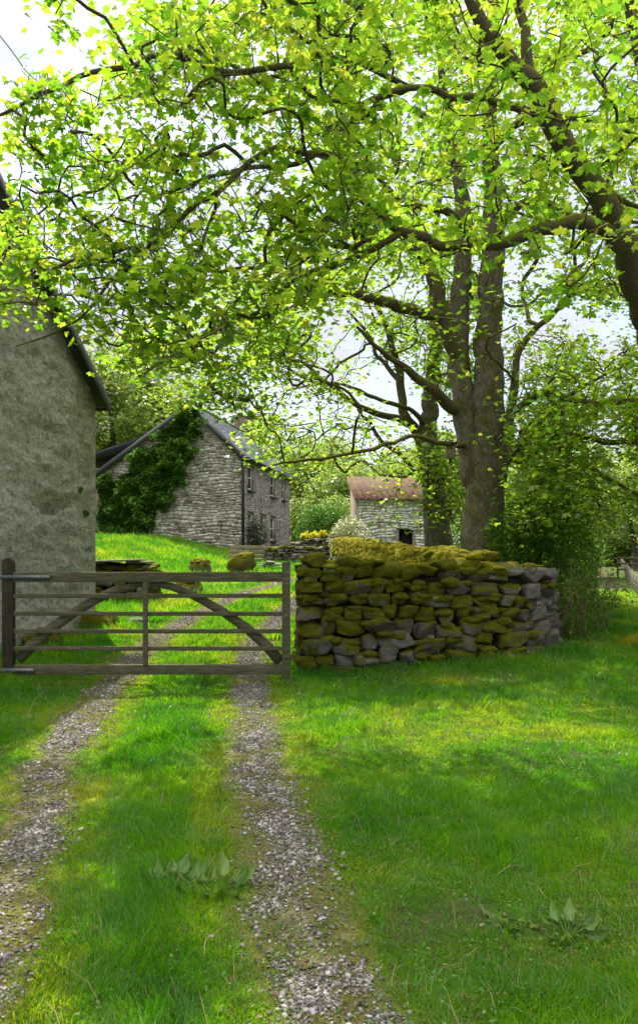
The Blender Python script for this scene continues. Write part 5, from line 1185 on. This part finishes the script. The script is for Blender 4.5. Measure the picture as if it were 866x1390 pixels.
# ------------------------------------------------------------------ bushes and plants
def bush(name, label, c, size, n, lsz, mat, seed, cat='bush', tv=None, tf=None, lift=0, rough=.45, group=None, stems=10, tilt=.7):
    r = np.random.default_rng(seed); z0 = float(height(c[0], c[1])); t = thing(name, label, cat, (c[0], c[1], z0), group=group)
    S = np.asarray(size, float); u = r.normal(0, 1, (n, 3)); u /= np.linalg.norm(u, axis=1)[:, None]
    rad = r.random(n) ** .38; lob = 1 + (fbm(u * 1.7 + seed, 3) - .5) * 2 * rough; cl = fbm(u * 4.5 + rad[:, None] * 3 + seed, 2)
    P = u * (rad * lob)[:, None] * S / 2; P[:, 2] = np.maximum(P[:, 2], -S[2] * .46); P = P + np.array([c[0], c[1], z0 + S[2] * .5 + lift]); k = cl > .40; P = P[k]; N = len(P)
    mb = MB()
    for _ in range(stems):
        a = r.uniform(0, 6.28); q = np.array([c[0], c[1], z0 - .05]); e = np.array([c[0] + math.cos(a) * S[0] * .36 * r.random(), c[1] + math.sin(a) * S[1] * .36 * r.random(), z0 + S[2] * r.uniform(.6, .95) + lift])
        mid = (q + e) / 2 + r.normal(0, .08 * S[0], 3); pp, rr = resample([q, mid, e], [.02 + S[0] * .006, .012, .004], .12, .01); mb.tube(pp, rr, 5)
    mb.build('stems', M['twig'], t)
    mb = MB(); mb.inst(QV if tv is None else tv, QF if tf is None else tf, leaf_rot(N, tilt, .3, lsz * r.uniform(.6, 1.3, N), r), P, rnd=np.clip(r.normal(.45, .2, N) + (cl[k] - .5) * .8, 0, 1)); mb.build('foliage', M[mat], t)
    return t
def at(px_, d): return ((px_ - CX) * d / F, d)
bush('shrub', 'round clipped dark green bush in the farmhouse garden', at(440, 35.5), (2.9, 2.5, 2.4), 12000, .10, 'leaf_ivy', 5, rough=.15)
bush('shrub', 'cream variegated shrub at the end of the moss-draped wall', at(475, 28.0), (1.65, 1.4, 1.85), 5200, .09, 'leaf_cream', 6, rough=.28)
bush('shrub', 'dark wispy grey-green shrub under the farmhouse windows', at(347, 35.4), (1.05, .9, 1.7), 2600, .10, 'leaf_grey', 7, rough=.5)
for k, (a, s_) in enumerate(((414, .5), (427, .45), (439, .55))):
    lab = ['leftmost yellow flower clump below the round bush', 'middle yellow flower clump below the round bush', 'yellow flower clump nearest the cream shrub'][k]
    c = at(a, 33.6); z0 = float(height(*c)); r = np.random.default_rng(60 + k); t = thing('flower_clump', lab, 'flowers', (c[0], c[1], z0), group='yellow flowers by the garden wall')
    N = 130; P = np.stack([c[0] + r.normal(0, .09, N) * 1.1, c[1] + r.normal(0, .09, N), np.full(N, z0) ], -1); top = z0 + .85 + r.normal(0, .06, N) + k * .05
    mb = MB(); Q = P.copy(); Q[:, 2] = top; mb.inst(SV, SF, leaf_rot(N, 1.0, .3, r.uniform(.07, .13, N), r), Q, rnd=r.random(N)); mb.build('blooms', M['petal'], t)
    mb = MB(); 
    for a_ in range(0, N, 3): mb.tube([P[a_], Q[a_]], .006, 3)
    mb.build('stalks', M['dock'], t, )
# dark undergrowth right of the wall
ug = [('tall hawthorn bush crowding the right end of the stone wall', at(745, 15.8), (2.2, 1.9, 3.3), 12000, .075, 71, 0),
      ('dense dark bush right behind the bare grey stones of the wall', at(708, 16.0), (1.6, 1.5, 2.4), 7000, .075, 72, 0),
      ('lighter bush beside the footpath, right of the hawthorn', at(762, 20), (2.2, 2.2, 3.0), 9000, .09, 73, 0),
      ('far bush under the great sycamore limbs', at(735, 24), (3.0, 2.4, 3.6), 9000, .10, 74, 0),
      ('bush at the far end of the footpath', at(775, 34), (3.0, 2.6, 3.0), 6000, .13, 75, 0),
      ('long low hedge bush closing the end of the footpath', at(842, 88), (16, 4, 4.5), 16000, .30, 79, 0),
      ('hedge bush in the field beyond the rail fence', at(885, 92), (14, 4, 4.0), 12000, .30, 80, 0),
      ('bush growing between the two sycamore trunks', at(622, 24), (1.8, 1.4, 2.2), 5000, .09, 76, 0),
      ('light bush left of the outbuilding', at(455, 42), (3.4, 2.6, 3.4), 5000, .14, 77, 0),
      ('pale hedge bush just beyond the farmhouse end', at(404, 49), (2.6, 2.4, 3.6), 4500, .15, 78, 0)]
for lab, c, s_, n, l_, sd, _ in ug: bush('bush', lab, c, s_, n, l_, 'leaf_shrub' if sd < 77 else 'leaf_far', sd, group='bushes around the walls and path')
# brambles
def bramble(label, c, wd, ht, seed, n=26, leafn=900):
    r = np.random.default_rng(seed); z0 = float(height(*c)); t = thing('bramble', label, 'bramble', (c[0], c[1], z0)); mb = MB(); lf = []
    for _ in range(n):
        a = r.uniform(0, 6.28); l = r.uniform(.5, 1) * wd; b = np.array([c[0] + r.normal(0, wd * .25), c[1] + r.normal(0, wd * .25), z0 - .02]); e = b + np.array([math.cos(a) * l, math.sin(a) * l, r.uniform(-.02, .5) * ht]); m_ = (b + e) / 2 + np.array([0, 0, ht * r.uniform(.5, 1)])
        pp, rr = resample([b, m_, e], [.007, .006, .003], .07, .008); mb.tube(pp, rr, 4); lf.append(pp[2:])
    mb.build('canes', M['plank'] if False else M['dead_cane'], t, smooth=True); Q = np.vstack(lf); Q = Q[r.integers(0, len(Q), leafn)] + r.normal(0, .05, (leafn, 3))
    mb = MB(); mb.inst(SV, SF, leaf_rot(leafn, .6, .3, r.uniform(.03, .065, leafn), r), Q, rnd=r.random(leafn)); mb.build('leaves', M['leaf_shrub'], t)
m = Mat('dead_cane'); M['dead_cane'] = m.pbr(m.ramp(m.noise(10, 3), [(.3, (.10, .06, .035)), (.7, (.26, .18, .10))]), .85)
bramble('tangle of arching bramble canes against the right end of the stone wall', at(772, 13.6), .85, 1.25, 81, 30, 1700)
bramble('low bramble patch at the grass edge below the hawthorn', at(795, 14.8), .8, .8, 82, 22, 1300)
bramble('sparse brambles climbing beside the footpath', at(790, 17.5), 1.0, 1.6, 83, 24, 1800)

# tufts, docks and small weeds
def tuft(name, label, c, n, h, mat, seed, spread=.12, cat='plant', wid=.006, z=None, group=None, outw=.6):
    r = np.random.default_rng(seed); z0 = float(height(c[0], c[1])) if z is None else z; o = np.zeros((n, 5, 3)); a = r.uniform(0, 6.28, n); rr = r.random(n) * spread
    x = np.cos(a) * rr; y = np.sin(a) * rr; hh = h * r.uniform(.5, 1.1, n); ln = hh * r.uniform(.1, outw, n); sx = -np.sin(a) * wid; sy = np.cos(a) * wid; bx = np.cos(a) * ln; by = np.sin(a) * ln
    o[:, 0] = np.stack([x - sx, y - sy, 0 * x], -1); o[:, 1] = np.stack([x + sx, y + sy, 0 * x], -1)
    o[:, 2] = np.stack([x + sx + bx * .4, y + sy + by * .4, hh * .6], -1); o[:, 3] = np.stack([x - sx + bx * .4, y - sy + by * .4, hh * .6], -1); o[:, 4] = np.stack([x + bx, y + by, hh * .8], -1)
    mb = MB(); put(mb, o, r.random(n)); ob_ = mb.build(name, M[mat]); ob_.location = (c[0], c[1], z0 - .01); tag(ob_, label, cat, group); return ob_
DV = []; DFc = []
for k, t_ in enumerate(np.linspace(0, 1, 7)):
    wd = .27 * math.sin(math.pi * min(1, t_ * .93 + .045)) ** .75
    for s_ in (-1, -.5, 0, .5, 1): DV.append((s_ * wd * (1 + .18 * math.sin(k * 2.4 + s_)), t_, .12 * abs(s_) ** 1.5 - .85 * t_ ** 2 + .38 * t_ + .06 * math.sin(k * 2.3 + s_ * 3)))
for k in range(6):
    for q in range(4): a = k * 5 + q; DFc.append((a, a + 1, a + 6, a + 5))
DV = np.array(DV); DFc = [np.array(DFc)]
def dock(label, c, n, size, seed):
    r = np.random.default_rng(seed); z0 = float(height(*c)); t = thing('dock_plant', label, 'weed', (c[0], c[1], z0))
    st = MB()
    for k in range(n):
        a = r.uniform(0, 6.28); el = r.uniform(-.08, .5); y = np.array([math.cos(a) * math.cos(el), math.sin(a) * math.cos(el), math.sin(el)]); x = np.array([-math.sin(a), math.cos(a), r.normal(0, .25)]); x /= np.linalg.norm(x); x -= y * (x @ y); x /= np.linalg.norm(x); z = np.cross(x, y); s_ = size * r.uniform(.5, 1.3)
        b = np.array([c[0], c[1], z0]) + y * .05 + np.array([math.cos(a), math.sin(a), 0]) * .03 + np.array([0, 0, .02]); st.tube([np.array([c[0], c[1], z0 - .01]), b], .004, 5)
        mb = MB(); mb.inst(DV, DFc, np.array([[x * s_, y * s_, z * s_]]), b[None], rnd=r.random()); o = mb.build('leaf', M['dock'], t, smooth=True)
    st.build('stalk', M['dock'], t)
g = at(0, 1)
dock('broad-leaved dock with pale drooping leaves, left of its pair on the centre strip', (-.74, 3.95), 18, .095, 91)
dock('dock rosette spreading long leaves toward the right-hand gravel rut', (-.50, 3.90), 15, .10, 92)
dock('low dock rosette in the lawn at the bottom right', (1.10, 3.42), 16, .075, 93)
dock('small dock seedling beside the bottom of the right-hand rut', (.93, 3.6), 5, .08, 96)
dock('dark dock leaves at the foot of the grey stones of the wall', (3.15, 11.55), 8, .16, 94)
dock('leafy weed at the foot of the barn wall behind the gate', (-4.55, 13.0), 9, .22, 95)
tuft('dead_plant', 'rusty brown dead plant clump under the stone platform', at(143, 18.4), 160, .45, 'dead', 51, .25, 'plant', .008, None, None, 1.2)
tuft('fern', 'fern tuft growing from the barn wall near its right edge', (bpnt(.62, 0, .03)[0], bpnt(.62, 0, .03)[1]), 60, .17, 'leaf_ivy', 52, .05, 'plant', .012, 2.85, 'ferns on the barn wall')
tuft('fern', 'lower fern tuft on the barn wall beside the corner', (bpnt(.38, 0, .03)[0], bpnt(.38, 0, .03)[1]), 60, .15, 'leaf_ivy', 53, .05, 'plant', .012, 2.42, 'ferns on the barn wall')
for k, (a, d, h) in enumerate(((160, 21, .3), (225, 24, .35), (295, 25, .3), (190, 23.5, .3), (372, 14, .16), (30, 11.8, .28), (75, 12.3, .26))):
    lab = ['tall grass tuft behind the stone platform', 'leafy tuft high on the sunny bank', 'bright tuft beside the low dark boulder', 'tuft on the bank right of the platform', 'grass tuft at the closing stile of the gate', 'tall dark grass under the hanging stile', 'dark grass clump along the barn foot'][k]
    tuft('grass_tuft', lab, at(a, d), 130, h, 'grass', 200 + k, .22, 'grass tuft', .009, group='taller grass tufts')

# ivy on the farmhouse gable
r = np.random.default_rng(77)
ivy = thing('ivy', 'dark green ivy climbing the farmhouse gable up to the roof peak', 'ivy', hp(6, -.1, 2.2))
IP = np.array([(240, 566), (252, 545), (266, 545), (276, 575), (274, 598), (264, 625), (252, 650), (237, 674), (216, 698), (198, 720), (188, 732), (135, 732), (133, 662), (150, 648), (172, 640), (184, 622), (203, 604), (222, 590), (238, 582)])
pts = []; lo = IP.min(0); hi = IP.max(0)
while len(pts) < 17000:
    q = r.uniform(lo, hi); c = False; j = len(IP) - 1; q2 = q + np.array([(vnoise(np.array([q[0] / 9, q[1] / 9, 1])) - .5) * 22, (vnoise(np.array([q[0] / 9, q[1] / 9, 4])) - .5) * 22])
    for i_ in range(len(IP)):
        if (IP[i_, 1] > q2[1]) != (IP[j, 1] > q2[1]) and q2[0] < (IP[j, 0] - IP[i_, 0]) * (q2[1] - IP[i_, 1]) / (IP[j, 1] - IP[i_, 1]) + IP[i_, 0]: c = not c
        j = i_
    if c: pts.append(q)
pts = np.array(pts)
tq = np.array([(-3.6 - (a - CX) / F * 36) / (.983 + (a - CX) / F * .182) for a, b in pts]); dd = 36 + .182 * tq; zz_ = EYE + (HY - pts[:, 1]) * dd / F
clump = fbm(np.stack([tq * 2.2, zz_ * 2.2, 0 * tq], -1), 3)
out = .06 + np.clip(clump - .30, 0, 1) * 1.25 * r.random(len(tq)) ** .4 + .1 * r.random(len(tq))
P = np.stack([K0[0] + gv[0] * tq - wv[0] * out, K0[1] + gv[1] * tq - wv[1] * out, zz_], -1)
lr = leaf_rot(len(P), .6, .6, r.uniform(.08, .16, len(P)), r); 
mb = MB(); mb.inst(SV, SF, lr, P, rnd=np.clip(r.normal(.45, .2, len(P)) + (clump - .5) * .9, 0, 1)); mb.build('foliage', M['leaf_ivy'], ivy)
mb = MB()
for k in range(16):
    q0 = 6.3 - k * .12; q1 = r.uniform(2.2, 6.5); z1 = min(roofh(q1) - .2, 3 + (6.5 - q1) * 1.2); pp, rr = resample([hp(q0, -.06, 1.9), hp((q0 + q1) / 2 + r.normal(0, .2), -.08, (1.9 + z1) / 2), hp(q1, -.07, z1)], [.03, .02, .008], .2, .02); mb.tube(pp, rr, 5)
mb.build('stems', M['twig'], ivy)

# ------------------------------------------------------------------ fences on the right
tf_ = thing('wire_fence', 'long wire fence on wooden posts beside the footpath at the right edge', 'fence', (13.5, 33, float(height(13.5, 33))))
fps = []
for d in np.r_[np.arange(27, 60, 3.6), np.arange(60, 112, 6)]:
    x = 1.27 + .375 * d; fps.append((x, d, float(height(x, d))))
for (x, y, z) in fps:
    mb = MB(); mb.tube([(x, y, z - .2), (x, y, z + .6), (x + random.uniform(-.03, .03), y, z + 1.1)], [.06, .058, .055], 8); mb.build('post', M['plank'], tf_)
for hgt in (.15, .35, .55, .8, 1.03):
    mb = MB(); mb.tube([(x - .06, y, z + hgt) for x, y, z in fps], .008, 4); mb.build('wire', M['wire'], tf_)
tr = thing('rail_fence', 'short dark wooden rail fence beyond the wire fence', 'fence', (24, 57, float(height(24, 57))))
zf = float(height(24, 57)); za = EYE + (HY - 757) * 57 / F
xs3 = [(a - CX) * 57 / F for a in (838, 856, 876, 896)]
for x in xs3: mb = MB(); mb.beam((x, 57, zf - .2), (x, 57, za + .12), .12, .14, (0, 1, 0)); mb.build('post', M['gatewood'], tr)
for k in range(3): mb = MB(); mb.beam((xs3[0] - .1, 56.9, za - k * .42), (xs3[-1], 56.9, za - k * .42 - .1), .05, .13); mb.build('rail', M['gatewood'], tr)
